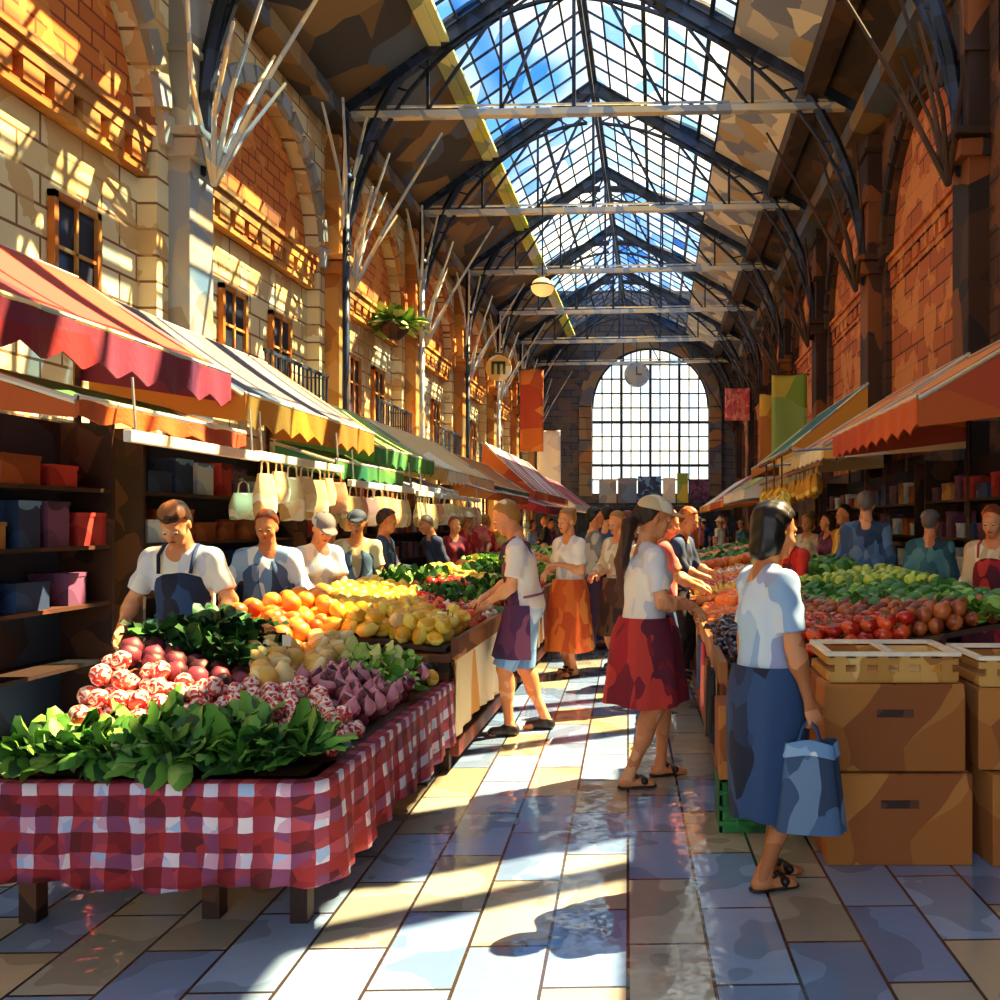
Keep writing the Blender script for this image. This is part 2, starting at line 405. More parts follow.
# ---------------------------------------------------------------- roof: two slopes, glazed in the middle
def rz(x):
    return ZW+(RZ-ZW)*((x-XL)/(RX-XL) if x < RX else (XR-x)/(XR-RX))
GL, GR, PR = -5.4, 1.95, 3.9
rf = struct(bpy.data.objects.new('roof_1', None), 'glazed pitched roof over the hall'); COL.objects.link(rf)
def slope(mb, xa, xb, ya, yb, th=.15):
    mb.slab(1, 1, lambda u, v: (xa+(xb-xa)*u, ya+(yb-ya)*v, rz(xa+(xb-xa)*u)), -th)
YV = 17.0
m1 = MB(); slope(m1, XL-.8, GL, YF, YE+.8); m1.build('soffit', M_rock, rf)
m1 = MB(); slope(m1, PR, XR+.8, YV, YE+.8); slope(m1, 5.3, XR+.05, YF, YV); slope(m1, GR, 5.3, YF, 7.5); m1.build('soffit', M_dkbr, rf)  # unseen nearest stretch made solid to keep sun off the foreground
m1 = MB(); slope(m1, GR, PR, YV+.2, YE+.8); m1.build('soffit', M_plaster, rf)
pn = MB(); br = MB(); ST = 1.0
def glaze(xa, xb, ya, yb, n):
    ny = int(round((yb-ya)/ST))
    for j in range(ny):
        y0, y1 = ya+j*(yb-ya)/ny, ya+(j+1)*(yb-ya)/ny
        for i in range(n):
            x0, x1 = xa+(xb-xa)*i/n, xa+(xb-xa)*(i+1)/n
            pn.add([(x0, y0, rz(x0)+.1), (x1, y0, rz(x1)+.1), (x1, y1, rz(x1)+.1), (x0, y1, rz(x0)+.1)], [(0, 1, 2, 3)])
    for i in range(n+1):
        x = xa+(xb-xa)*i/n; big = i in (0, n) or i % 3 == 0
        br.bar((x, ya, rz(x)+.06), (x, yb, rz(x)+.06), .12 if big else .06, .035 if big else .02)
    for j in range(ny+1):
        y = ya+j*(yb-ya)/ny
        br.bar((xa, y, rz(xa)+.06), (xb, y, rz(xb)+.06), .06, .05)
glaze(GL, RX, YF, YE, 6); glaze(RX, GR, YV, YE, 7); glaze(RX, 5.3, 7.5, YV, 6)  # last strip glazes the unseen near roof to shape sun patches
sk = MB(); slope(sk, RX, GR, YF, 7.5); sk.build('soffit', M_dkbr, rf)  # solid unseen roof over the viewer, added to block sun
pn.build('roof_pane', M_glass, rf); br.build('glazing_bar', M_navy, rf)
MB().bar((RX, YF, RZ+.05), (RX, YE, RZ+.05), .26, .16).bar((RX, YF, RZ-.5), (RX, YE, RZ-.5), .12, .12).build('ridge_beam', M_navy, rf)
MB().bar((PR, YV, rz(PR)-.15), (PR, YE, rz(PR)-.15), .5, .5).build('purlin', M_dkbr, rf)
MB().bar((GL, YF, rz(GL)-.05), (GL, YE, rz(GL)-.05), .3, .2).bar((GL+.25, YV, rz(GL)-.0), (GL+.25, YE, rz(GL)-.0), .2, .1).build('purlin', mat('lime_trim', ['D8D860', 'E8E8A0', 'B8C850', '9CA87C', 'D8E0E0'], .9, .6), rf)
MB().bar((XL+.25, YF, ZW-.2), (XL+.25, YE, ZW-.2), .6, .4).bar((XR-.3, YF, ZW-.2), (XR-.3, YE, ZW-.2), .7, .5).build('wall_plate', M_rock, rf)
# unseen wide rafters added over the near bays to throw bands of shade
wr = MB()
for y in (8.7, 10.2, 11.7, 13.3, 15.0, 16.6):
    wr.bar((RX, y, RZ-.1), (XR, y, rz(XR)-.1), .36, .25)
wr.build('rafter', M_dkbr, rf)

# ---------------------------------------------------------------- pilasters and trusses
ORD = ['nearest', 'second', 'third', 'fourth', 'fifth', 'sixth', 'seventh', 'eighth', 'ninth']
for i, y in enumerate(BAYS[1:]):
    for X, sg, nm in ((XL, 1, 'left'), (XR, -1, 'right')):
        mb = MB(); mb.box((X+sg*.1, y, ZW/2-.3), (.5, .8, ZW-.6)); mb.box((X+sg*.18, y, 7.75), (.66, .96, .3)); mb.box((X+sg*.15, y, .5), (.62, 1.0, 1.0)); mb.box((X+sg*.2, y, 8.0), (.8, 1.1, .14))
        for z in (9.4, 10.6): mb.box((X+sg*.14, y, z), (.58, .9, .12))
        m_ = (M_grey if i in (1,) else M_pil) if nm == 'left' else M_rpil  # second pilaster greyed as in shade; ochre puts sunlight into the colour
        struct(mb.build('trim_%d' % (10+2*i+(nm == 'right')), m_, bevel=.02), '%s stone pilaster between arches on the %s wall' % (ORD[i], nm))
def truss(i, y):
    t = thing('roof_truss', '%s iron roof truss from the front, pale tie bar under dark curved ribs' % ORD[i], 'roof truss', (0, y, 0), 0, 'iron roof trusses')
    ZT = ZW+.0
    tb = MB(); tb.bar((XL+.4, 0, ZT), (XR-.3, 0, ZT+.25), .22, .16); tb.bar((XL+.4, 0, ZT+.22), (XR-.3, 0, ZT+.42), .05, .05)
    tb.build('tie_beam', M_pale, t)
    r = MB(); r.bar((XL, 0, rz(XL)-.12), (RX, 0, RZ-.12), .26, .3); r.bar((RX, 0, RZ-.12), (XR, 0, rz(XR)-.12), .26, .3); r.build('rafter', M_navy, t)
    s = MB(); s.bar((RX, 0, ZT+.1), (RX, 0, RZ-.2), .09)
    for x in (-5.6, -3.8, 0.3, 2.4):
        s.bar((x, 0, ZT+.15), (x, 0, rz(x)-.2), .07); s.bar((x, 0, ZT+.15), (x+(1.8 if x < RX else -1.9), 0, rz(x+(1.8 if x < RX else -1.9))-.2), .07)
    s.build('strut', M_navy, t)
    for X, sg in ((XL, 1), (XR, -1)):
        rb = MB()
        tgt = RX-sg*.2
        pts = []
        for k in range(15):
            a = PI/2*k/14; pts.append((X+sg*.35+(tgt-X-sg*.35)*(1-math.cos(a)), 0, 7.9+(RZ-.8-7.9)*math.sin(a)))
        rb.tube(pts, .13, 6); pts2 = [(p[0]+sg*.0, 0, p[2]-.45-.25*math.sin(PI*k/14)) for k, p in enumerate(pts)]
        rb.tube(pts2, .06, 5)
        for k in range(1, 14): rb.bar(pts[k], pts2[min(14, k+1)], .045)
        rb.build('rib', M_navy, t)
        fn = MB()
        for (dx, dz, yy) in ((.9, 3.4, 0), (2.2, 3.9, 0), (.35, 3.0, 1.6), (.35, 3.0, -1.6), (.8, 2.2, 1.0), (.8, 2.2, -1.0)):
            p0 = Vector((X+sg*.55, 0, 7.3)); p1 = Vector((X+sg*(.55+dx), yy, 7.3+dz))
            mid = (p0+p1)/2+Vector((-sg*.15, 0, -.1)); fn.tube([p0, mid, p1], [.055, .04, .028], 6)
        fn.build('fan_brace', M_pale if sg > 0 else M_dkbr, t)
    return t
for i, y in enumerate(BAYS[2:]): truss(i, y)
# slender iron posts in front of the left wall
for i, y in enumerate(BAYS[3:8]):
    o = thing('iron_post', '%s slender dark iron post with flared head before the left wall' % ORD[i], 'post', (XL+.62, y-.7, 0), 0, 'iron posts along the left wall')
    MB().lathe([(.2, 0), (.2, .3), (.11, .45), (.09, 3), (.085, 9.6)], seg=10).build('shaft', M_navy if i % 2 == 0 else M_pale, o, True)
    MB().lathe([(.09, 9.6), (.2, 9.75), (.2, 9.85), (.1, 9.95), (.08, 11.4)], seg=10).build('capital', M_navy, o, True)
    b = MB()
    for a in range(6):
        an = a*PI/3; b.tube([(0, 0, 8.6), (.2*math.cos(an), .35*math.sin(an), 10), (.5*math.cos(an), 1.1*math.sin(an), 11.3)], .035, 5)
    b.build('bracket', M_pale, o)
# ---------------------------------------------------------------- people: one smooth surface grown from a posed skeleton
def V(*a): return np.array(a, float)
class Field:
    def __init__(s, lo, hi, h):
        s.lo = np.array(lo, float); s.h = h; s.n = np.ceil((np.array(hi)-s.lo)/h).astype(int)+1
        s.D = np.full(s.n, .25, np.float32)
    def _sub(s, lo, hi):
        a = np.clip(np.floor((lo-s.lo)/s.h).astype(int), 0, s.n-1); b = np.clip(np.ceil((hi-s.lo)/s.h).astype(int)+1, 1, s.n)
        if (b <= a).any(): return None
        ax = [s.lo[i]+s.h*np.arange(a[i], b[i]) for i in range(3)]
        X, Y, Z = np.meshgrid(*ax, indexing='ij')
        return tuple(slice(a[i], b[i]) for i in range(3)), X, Y, Z
    def _mix(s, sl, d, k):
        o = s.D[sl]
        if k > 0:
            q = np.maximum(k-np.abs(o-d), 0)/k; s.D[sl] = np.minimum(o, d)-q*q*k*.25
        else: s.D[sl] = np.minimum(o, d)
    def cone(s, a, b, ra, rb, k=.03, flat=False, sq=None):
        a = np.array(a, float); b = np.array(b, float); m = max(ra, rb)+k+2*s.h
        r = s._sub(np.minimum(a, b)-m, np.maximum(a, b)+m)
        if r is None: return
        sl, X, Y, Z = r; ab = b-a; L2 = ab.dot(ab)+1e-9
        t0 = ((X-a[0])*ab[0]+(Y-a[1])*ab[1]+(Z-a[2])*ab[2])/L2; t = np.clip(t0, 0, 1)
        d = np.sqrt((X-a[0]-t*ab[0])**2+(Y-a[1]-t*ab[1])**2+(Z-a[2]-t*ab[2])**2)-(ra+(rb-ra)*t)
        if flat: d = np.maximum(d, (t0-1)*math.sqrt(L2))
        s._mix(sl, d, k)
    def ell(s, c, rad, M=None, k=.03, sub=False, clip=None):
        c = np.array(c, float); m = max(rad)+k+2*s.h
        r = s._sub(c-m, c+m)
        if r is None: return
        sl, X, Y, Z = r; X = X-c[0]; Y = Y-c[1]; Z = Z-c[2]
        if M is not None:
            X, Y, Z = (X*M[0, i]+Y*M[1, i]+Z*M[2, i] for i in range(3))
        k0 = np.sqrt((X/rad[0])**2+(Y/rad[1])**2+(Z/rad[2])**2); k1 = np.sqrt((X/rad[0]**2)**2+(Y/rad[1]**2)**2+(Z/rad[2]**2)**2)+1e-9
        d = k0*(k0-1)/k1
        if clip is not None: d = np.maximum(d, clip(X, Y, Z))
        if sub:
            o = s.D[sl]; q = np.maximum(k-np.abs(o+d), 0)/max(k, 1e-6); s.D[sl] = np.maximum(o, -d)+q*q*k*.25
        else: s._mix(sl, d, k)
    def cut(s, p, n):
        X, Y, Z = [s.lo[i]+s.h*np.arange(s.n[i]) for i in range(3)]
        n = np.array(n, float); n /= np.linalg.norm(n)
        d = (X[:, None, None]-p[0])*n[0]+(Y[None, :, None]-p[1])*n[1]+(Z[None, None, :]-p[2])*n[2]
        s.D = np.maximum(s.D, d)
    def fold(s, amp, f, ph=0):
        X, Y, Z = [s.lo[i]+s.h*np.arange(s.n[i]) for i in range(3)]
        X = X[:, None, None]; Y = Y[None, :, None]; Z = Z[None, None, :]
        s.D = s.D+amp*np.sin(f*(X+.6*Z)+ph+2*np.sin(9*Z+ph))*np.sin(f*.8*(Y-.5*Z)+1.3+ph)
    def mesh(s):
        D = s.D; ins = D < 0
        c = [ins[i:ins.shape[0]-1+i, j:ins.shape[1]-1+j, k:ins.shape[2]-1+k] for i in (0, 1) for j in (0, 1) for k in (0, 1)]
        cnt = sum(x.astype(np.int8) for x in c); act = (cnt > 0) & (cnt < 8)
        idx = np.full(act.shape, -1, int); P = np.argwhere(act); idx[act] = np.arange(len(P))
        acc = np.zeros((len(P), 3)); n = np.zeros(len(P))
        cs = [(i, j, k) for i in (0, 1) for j in (0, 1) for k in (0, 1)]
        val = {q: D[P[:, 0]+q[0], P[:, 1]+q[1], P[:, 2]+q[2]] for q in cs}
        for a in cs:
            for ax in range(3):
                if a[ax]: continue
                b = list(a); b[ax] = 1; b = tuple(b); va, vb = val[a], val[b]
                m = (va < 0) != (vb < 0); t = va/(va-vb+1e-12)
                p = np.array(a, float)[None].repeat(len(P), 0); p[:, ax] += t
                acc[m] += p[m]; n += m
        vs = s.lo+s.h*(P+acc/np.maximum(n, 1)[:, None])
        F = []
        for ax in range(3):
            u, v = (ax+1) % 3, (ax+2) % 3
            sa = [slice(None)]*3; sb = [slice(None)]*3; sa[ax] = slice(0, -1); sb[ax] = slice(1, None)
            A, B = ins[tuple(sa)], ins[tuple(sb)]
            for flag in (True, False):
                E = np.argwhere((A != B) & (A == flag)); E = E[(E[:, u] > 0) & (E[:, v] > 0) & (E[:, u] < ins.shape[u]-1) & (E[:, v] < ins.shape[v]-1)]
                if not len(E): continue
                q = []
                for du, dv in ((1, 1), (0, 1), (0, 0), (1, 0)):
                    e = E.copy(); e[:, u] -= du; e[:, v] -= dv; q.append(idx[e[:, 0], e[:, 1], e[:, 2]])
                q = np.stack(q, 1); F.append(q if flag else q[:, ::-1])
        F = np.concatenate(F) if F else np.zeros((0, 4), int); F = F[(F >= 0).all(1)]
        return vs, F

def to_obj(fs, name, m, parent=None, sm=2):
    vs, F = fs.mesh()
    me = bpy.data.meshes.new(name)
    me.vertices.add(len(vs)); me.vertices.foreach_set('co', vs.ravel())
    me.loops.add(F.size); me.polygons.add(len(F))
    me.loops.foreach_set('vertex_index', F.ravel().astype(np.int32))
    me.polygons.foreach_set('loop_start', np.arange(0, F.size, 4, dtype=np.int32)); me.polygons.foreach_set('loop_total', np.full(len(F), 4, np.int32))
    me.polygons.foreach_set('use_smooth', np.ones(len(F), bool))
    me.update(calc_edges=True); me.materials.append(m)
    return link(name, me, parent)

def unit(v): return v/(np.linalg.norm(v)+1e-9)
def ik(a, c, l1, l2, pole):
    d = c-a; L = np.linalg.norm(d)
    if L > (l1+l2)*.995: c = a+d/L*(l1+l2)*.995; d = c-a; L = np.linalg.norm(d)
    x = (l1*l1-l2*l2+L*L)/(2*L); h = math.sqrt(max(l1*l1-x*x, 0)); u = d/L
    p = np.array(pole, float); p = unit(p-u*p.dot(u))
    return a+u*x+p*h, c
def rot(ax, a): return np.array(Matrix.Rotation(a, 3, ax))

def C(name, cols, rough=.8, sc=9, bump=.25): return mat(name, cols, sc, rough, rnd=.03, bump=bump, stretch=(1, 1, .5))
SKIN = mat('skin_warm', ['E09A68', 'D88C58', 'E6A878', 'D08250'], 9, .55, rnd=.04, warp=.6)
SKIN2 = mat('skin_tan', ['C08052', 'B57448', 'CC8E62', 'A86A40'], 9, .55, rnd=.04, warp=.6)
CL = dict(
    white=C('white_cotton', ['F2EFE4', 'DCDFE6', 'F6EEDC', 'C9CEDA']), blue=C('light_blue_cotton', ['A9C8E6', '8FB2DA', 'C6DAEC', '9AA8D0']),
    navy=C('navy_cloth', ['22304E', '2B4068', '1A2238', '2E4C7A']), denim=C('denim_cloth', ['4A6C96', '3A567E', '6A8AB0', '2C4260']),
    red=C('dark_red_cloth', ['A8202A', '7E1A2A', 'C23A30', '5A1A30']), bright=C('red_cloth', ['D8382A', 'C02A24', 'E85A38', 'A82028']),
    orange=C('orange_cloth', ['E0702A', 'D25A1E', 'EC8C3C', 'C24E1C']), purple=C('purple_cloth', ['6A3A62', '54305A', '8A4E6C', '3E2A4E']),
    ice=C('pale_blue_cloth', ['BCD8F0', '8EB6E0', 'DCEAF4', '6C98CC']), grey=C('grey_cloth', ['9A9EA8', '7C828E', 'B8B8BA', '6A6C78']),
    brown=C('brown_cloth', ['6A4630', '54362A', '86603E', '3E2A22']), black=C('black_cloth', ['22242A', '181A20', '30343E', '2A2224']),
    cream=C('cream_cloth', ['EADFBE', 'DCCBA0', 'F2ECD6', 'CDB88C']), green=C('green_cloth', ['4E7A3A', '3A6030', '6A9648', '2E4A2A']),
    pink=C('pink_cloth', ['E8806C', 'D8645A', 'F2A088', 'C8505A']), yellow=C('yellow_cloth', ['E8C048', 'D8A030', 'F2D878', 'C88A28']),
    plum=C('plum_cloth', ['7A3A5E', '5E2A4C', '98507A', '48203C']), teal=C('teal_cloth', ['3E7A8C', '2E5E70', '5A9AA8', '24485A']))
HR = dict(
    brown=C('brown_hair', ['5A3420', '432614', '7A4A2A', '301A10'], .5), dark=C('dark_hair', ['241A18', '18120F', '3A2620', '100D0C'], .4),
    blond=C('blond_hair', ['DDB868', 'C89A4C', 'F2DCA0', 'A87838'], .5), grey=C('grey_hair', ['A8A090', '8A8278', 'C4BCA8', '6E6660'], .5),
    ginger=C('ginger_hair', ['B8642A', '964A1C', 'D88840', '7A3A18'], .5))
M_eye = mat('eye_white', 'E8E4DC', rough=.3); M_iris = mat('eye_dark', '1E1612', rough=.2); M_lip = mat('lips', 'A84038', rough=.5)
M_shoe = mat('dark_leather', ['2A1E1A', '1C1614', '3E2C24'], 9, .4)

def person(label, loc, rz, H=1.7, fem=False, skin=SKIN, hair='brown', style='short', top='white', sleeve=.75, bottom='pants', bcol='navy', hem=.5,
           apron=None, cap=None, shoes=True, lean=0, pitch=0, yaw=0, LH=None, RH=None, feet=None, res=.009, group=None, curl=.9, vest=None, bagstrap=False, hip=.93, knees=0):
    s = H/1.7
    h = res; Fb = lambda: Field((-.62, -.85, -.01), (.62, .5, 1.9*s), h)
    u = V(0, -math.sin(lean), math.cos(lean)); M = rot('X', lean)      # torso frame (forward is -y)
    pel = V(0, .3*math.sin(lean)*.5, hip*s); 
    T = lambda x, y, z: pel+M @ V(x, y, z)*s
    sw = .148 if fem else .172; hw = .088
    neck = T(0, .0, .53); Mh = M @ rot('Z', yaw) @ rot('X', pitch*1.0); Mh = rot('Z', yaw) @ rot('X', lean*.4+pitch)
    head = neck+(M @ V(0, -.01, .07)+Mh @ V(0, -.01, .10))*s
    Hd = lambda x, y, z: head+Mh @ V(x, y, z)*s
    sh = {1: T(sw, 0, .455), -1: T(-sw, 0, .455)}
    tg = {1: LH, -1: RH}; arms = {}
    for q in (1, -1):
        t = V(*tg[q])*s if tg[q] is not None else T(q*(sw+.09), 0, -.06)*V(1, 1, 1)
        arms[q] = ik(sh[q], t, .275*s, .25*s, (q*.5, .6, -.5))
    ft = feet or ((.10, -.02), (-.10, .04)); legs = {}
    for q, (fx, fy) in zip((1, -1), ft):
        hp = pel+V(q*hw, 0, -.03)*s; an = V(fx*s, fy*s, .085*s)
        legs[q] = (hp,)+ik(hp, an, .43*s, .42*s, (q*.15, -1, 0))
    B = Fb()
    # body
    B.ell(T(0, .01, .02), (.165*s*(1.04 if fem else 1), .115*s, .12*s), M, .06)
    B.ell(T(0, 0, .16), ((.122 if fem else .14)*s, .095*s, .13*s), M, .08)
    B.ell(T(0, .01, .33), ((.145 if fem else .165)*s, .105*s, .16*s), M, .07)
    if fem:
        for q in (1, -1): B.ell(T(q*.07, -.085, .33), (.055*s,)*3, M, .05)
    B.cone(sh[1]+V(0, 0, -.01), sh[-1]+V(0, 0, -.01), .055*s, .055*s, .06)
    B.cone(T(0, .01, .46), neck+V(0, 0, .06*s), .062*s, .05*s, .04)
    for q in (1, -1): B.cone(T(q*.03, .01, .50), sh[q]+V(0, 0, .01), .045*s, .045*s, .05)
    B.ell(Hd(0, .012, .035), (.074*s, .094*s, .088*s), Mh, .02)
    B.ell(Hd(0, -.02, -.03), (.058*s, .070*s, .082*s), Mh, .03)
    B.cone(Hd(-.018, -.058, -.092), Hd(.018, -.058, -.092), .022*s, .022*s, .03)
    B.cone(Hd(0, .02, -.06), neck+V(0, 0, .02), .05*s, .05*s, .03)
    B.cone(Hd(-.035, -.078, .022), Hd(.035, -.078, .022), .012*s, .012*s, .02)
    for q in (1, -1): B.ell(Hd(q*.031, -.094, .002), (.017*s, .012*s, .011*s), Mh, .015, sub=True)
    B.cone(Hd(0, -.084, .008), Hd(0, -.106, -.030), .009*s, .015*s, .012)
    for q in (1, -1):
        B.ell(Hd(q*.074, .012, -.012), (.010*s, .020*s, .032*s), Mh, .008); B.ell(Hd(q*.04, -.055, -.035), (.022*s,)*3, Mh, .03)
    B.ell(Hd(0, -.082, -.062), (.024*s, .012*s, .012*s), Mh, .008)
    for q in (1, -1):
        el, wr = arms[q]; f = unit(wr-el)
        B.cone(sh[q], el, .05*s, .038*s, .04); B.cone(el, wr, .040*s, .025*s, .03); B.ell(el+(wr-el)*.28, (.04*s, .04*s, .05*s), None, .04)
        # hand: palm, four fingers of unequal length with bends, thumb from the side of the palm
        if tg[q] is not None: f = unit(f*.8+V(0, -.1, -.25)) if curl else f
        n = unit(np.cross(f, V(0, 1, 0) if abs(f[2]) > .7 else V(0, 0, 1))); n = n if abs(f[2]) < .7 else unit(np.cross(f, V(0, -1, 0)))
        side = unit(np.cross(n, f))
        if abs(f[2]) > .7: nn = V(-q, 0, 0); side = unit(np.cross(nn, f)); side = side if side[1] < 0 else -side; pn_ = unit(np.cross(f, side)); pn_ = pn_ if pn_[0]*q < 0 else -pn_
        else: pn_ = V(0, 0, -1); pn_ = unit(pn_-f*pn_.dot(f)); side = unit(np.cross(f, pn_)); side = side if side[0]*q < 0 else -side
        R3 = np.stack([side, pn_, f], 1)
        pc = wr+f*.05*s; B.ell(pc, (.040*s, .017*s, .052*s), R3, .02)
        for j, (o, ln) in enumerate(((.029, .074), (.010, .082), (-.010, .076), (-.029, .060))):
            b0 = wr+(f*.088+side*o)*s; c1 = curl*.55; b1 = b0+unit(f*math.cos(c1)+pn_*math.sin(c1))*ln*.5*s
            b2 = b1+unit(f*math.cos(2.2*c1)+pn_*math.sin(2.2*c1))*ln*.5*s
            B.cone(pc+side*o*.7*s, b0, .011*s, .0095*s, .006); B.cone(b0, b1, .0092*s, .0085*s, .003); B.cone(b1, b2, .0085*s, .007*s, .003)
        t0 = wr+(f*.022+side*.026)*s; t1 = wr+(f*.058+side*.055+pn_*.012)*s; t2 = t1+unit(f+pn_*.5)*.03*s
        B.cone(t0, t1, .014*s, .0105*s, .01); B.cone(t1, t2, .0105*s, .008*s, .003)
    for q in (1, -1):
        hp, kn, an = legs[q]
        B.cone(hp, kn, .082*s, .052*s, .05); B.cone(kn, an, .050*s, .034*s, .03); B.ell(kn+(an-kn)*.3+V(0, .018, 0)*s, (.047*s, .05*s, .11*s), None, .04)
        B.cone(an+V(0, .035, -.05)*s, an+V(q*.01, -.11, -.058)*s, .032*s, .028*s, .03); B.cone(an+V(q*-.02, -.11, -.06)*s, an+V(q*-.015, -.155, -.065)*s, .022*s, .018*s, .02)
        B.cone(an+V(q*.025, -.10, -.062)*s, an+V(q*.03, -.135, -.066)*s, .019*s, .015*s, .02); B.cone(an, an+V(0, .01, -.04)*s, .036*s, .036*s, .02)
    body = to_obj(B, 'person', skin)
    body.location = loc; body.rotation_euler = (0, 0, rz); tag(body, label, 'person', group)
    # eyes and mouth
    if res < .013:
        for q in (1, -1):
            e = MB(); c = Hd(q*.031, -.080, .002); e.ball(c, .0105*s, 8, 6); ob = e.build('eye', M_eye, body, True)
            p = MB(); p.ball(Hd(q*.031, -.0845, -.002), .0085*s, 6, 5); p.build('iris', M_iris, ob, True)
        m_ = MB(); m_.ball(Hd(0, -.094, -.063), (.020*s, .006*s, .007*s), 8, 5, rot=Matrix(Mh.tolist())); m_.build('lips', M_lip, body, True)
    # shirt
    S = Fb(); a = .016*s
    S.ell(T(0, .01, .03), (.165*s+a, .115*s+a, .13*s), M, .08); S.ell(T(0, 0, .17), ((.130 if fem else .148)*s+a, .102*s+a, .15*s), M, .08)
    S.ell(T(0, .01, .33), ((.147 if fem else .167)*s+a, .107*s+a, .16*s), M, .07)
    if fem:
        for q in (1, -1): S.ell(T(q*.07, -.085, .33), (.06*s,)*3, M, .06)
    S.cone(sh[1]+V(0, 0, -.02), sh[-1]+V(0, 0, -.02), .055*s+a*.4, .055*s+a*.4, .05)
    for q in (1, -1): S.cone(T(q*.05, .01, .50), sh[q]+V(0, 0, .01), .045*s+a*.5, .048*s+a*.5, .05)
    for q in (1, -1):
        el, wr = arms[q]
        if sleeve <= 1: S.cone(sh[q], sh[q]+(el-sh[q])*sleeve, .050*s+a*.5, .052*s+a*.8, .04, flat=True)
        else: S.cone(sh[q], el, .051*s+a*.4, .045*s+a*.6, .05); S.cone(el, el+(wr-el)*(sleeve-1), .045*s+a*.6, .034*s+a*.5, .03, flat=True)
    S.ell(T(0, -.055, .575), (.062*s, .095*s, .085*s), M, .01, sub=True)
    S.cut(T(0, 0, -.0 if 'skirt' in bottom else -.07), -(M @ V(0, 0, 1))); S.fold(.005, 34, R.uniform(0, 6))
    to_obj(S, 'shirt', CL[top], body)
    if vest:
        S = Fb(); b_ = .030*s
        S.ell(T(0, .01, .03), (.165*s+b_, .115*s+b_, .13*s), M, .08); S.ell(T(0, 0, .17), (.148*s+b_, .102*s+b_, .15*s), M, .08); S.ell(T(0, .01, .33), (.165*s+b_*.8, .107*s+b_, .15*s), M, .07)
        S.cut(T(0, 0, -.06), -(M @ V(0, 0, 1))); S.cut(T(0, 0, .45), M @ V(0, 0, 1)); S.ell(T(0, -.14, .34), (.05*s, .09*s, .2*s), M, .01, sub=True)
        to_obj(S, 'vest', CL[vest], body)
    # trousers, shorts or skirt
    if bottom in ('pants', 'shorts'):
        S = Fb(); S.ell(T(0, .01, -.0), (.17*s, .122*s, .12*s), M, .05)
        for q in (1, -1):
            hp, kn, an = legs[q]
            if bottom == 'pants': S.cone(hp, kn, .092*s, .068*s, .03); S.cone(kn, kn+(an-kn)*.93, .066*s, .056*s, .03, flat=True)
            else: S.cone(hp, hp+(kn-hp)*hem*1.6, .097*s, .088*s, .03, flat=True)
        S.cut(T(0, 0, .10), M @ V(0, 0, 1)); S.fold(.004, 26, 2); to_obj(S, bottom if bottom == 'shorts' else 'trousers', CL[bcol], body)
    else:
        zt = pel[2]+.09*s; zb = hem*s; mb = MB(); ph = R.uniform(0, 6); cy = (legs[1][2][1]+legs[-1][2][1])/2; cx = (legs[1][2][0]+legs[-1][2][0])/2
        fl = .05 if bottom == 'skirt' else -.01
        def sk(uu, vv, off=0):
            an = 2*PI*uu; k = vv; z = zt+(zb-zt)*k; top_ = T(0, 0, .09)
            rx = (.184+(.016 if fl > 0 else .012)*min(1, k*5)+fl*k-(.03*k if fl < 0 else 0))*s+off; ry = (.160+.036*min(1, k*5)+fl*1.5*k)*s+off
            wv = 1+(.045*math.sin(7*an+ph)+.03*math.sin(11*an+2*ph+3*k))*min(1, k*1.6)
            c = (top_[0]*(1-k)+cx*.7*k, top_[1]*(1-k)+cy*.7*k)
            return (c[0]+rx*wv*math.cos(an), c[1]+ry*wv*math.sin(an), z+.012*math.sin(3*an+ph)*k)
        mb.grid(40, 12, sk); mb.grid(40, 12, lambda a_, b_: sk(1-a_, b_, -.008))
        mb.build('skirt', CL[bcol], body, True)
    if apron:
        S = Fb(); b_ = .028*s
        S.ell(T(0, .01, .02), (.165*s+b_, .115*s+b_, .14*s), M, .08); S.ell(T(0, 0, .17), (.14*s+b_, .10*s+b_, .15*s), M, .08); S.ell(T(0, .0, .30), (.15*s+b_, .112*s+b_, .14*s), M, .06)
        if fem:
            for q in (1, -1): S.ell(T(q*.07, -.09, .33), (.068*s,)*3, M, .06)
        S.cut(T(0, -.035, 0), M @ V(0, 1, 0)); S.cut(T(.12, 0, .40), M @ V(.55, 0, .14)); S.cut(T(-.12, 0, .40), M @ V(-.55, 0, .14)); S.cut(T(0, 0, .42), M @ V(0, 0, 1)); S.cut(T(0, 0, -.03), -(M @ V(0, 0, 1)))
        ao = to_obj(S, 'apron', CL[apron[0]], body)
        mb = MB(); zt = pel[2]+.04*s; zb = apron[1]*s; ph = R.uniform(0, 6)
        def ap(uu, vv, off=0):
            an = -PI/2+(uu-.5)*PI*1.15; k = vv; c = T(0, 0, .04)
            r1 = (.20+.06*k)*s+off; r2 = (.155+.09*k)*s+off; wv = 1+.03*math.sin(9*an+ph)*k
            return (c[0]+r1*wv*math.cos(an), c[1]*(1-k*.5)+r2*wv*math.sin(an), zt+(zb-zt)*k)
        mb.grid(24, 10, ap); mb.grid(24, 10, lambda a_, b_: ap(1-a_, b_, -.006)); mb.build('apron_skirt', CL[apron[0]], ao, True)
        mb = MB()
        for q in (1, -1): mb.tube([T(q*.09, -.135, .40), T(q*.10, -.09, .50), T(q*.095, -.0, .545), T(q*.085, .08, .49), T(q*.03, .125, .30)], .011*s, 5)
        mb.tube([T(.19*math.cos(t_), .145*math.sin(t_)+.0, .10) for t_ in [PI*k/8 for k in range(9)]], .010*s, 5)
        mb.build('apron_strap', CL[apron[0]], body, True)
    # hair
    S = Fb(); hr = .013*s
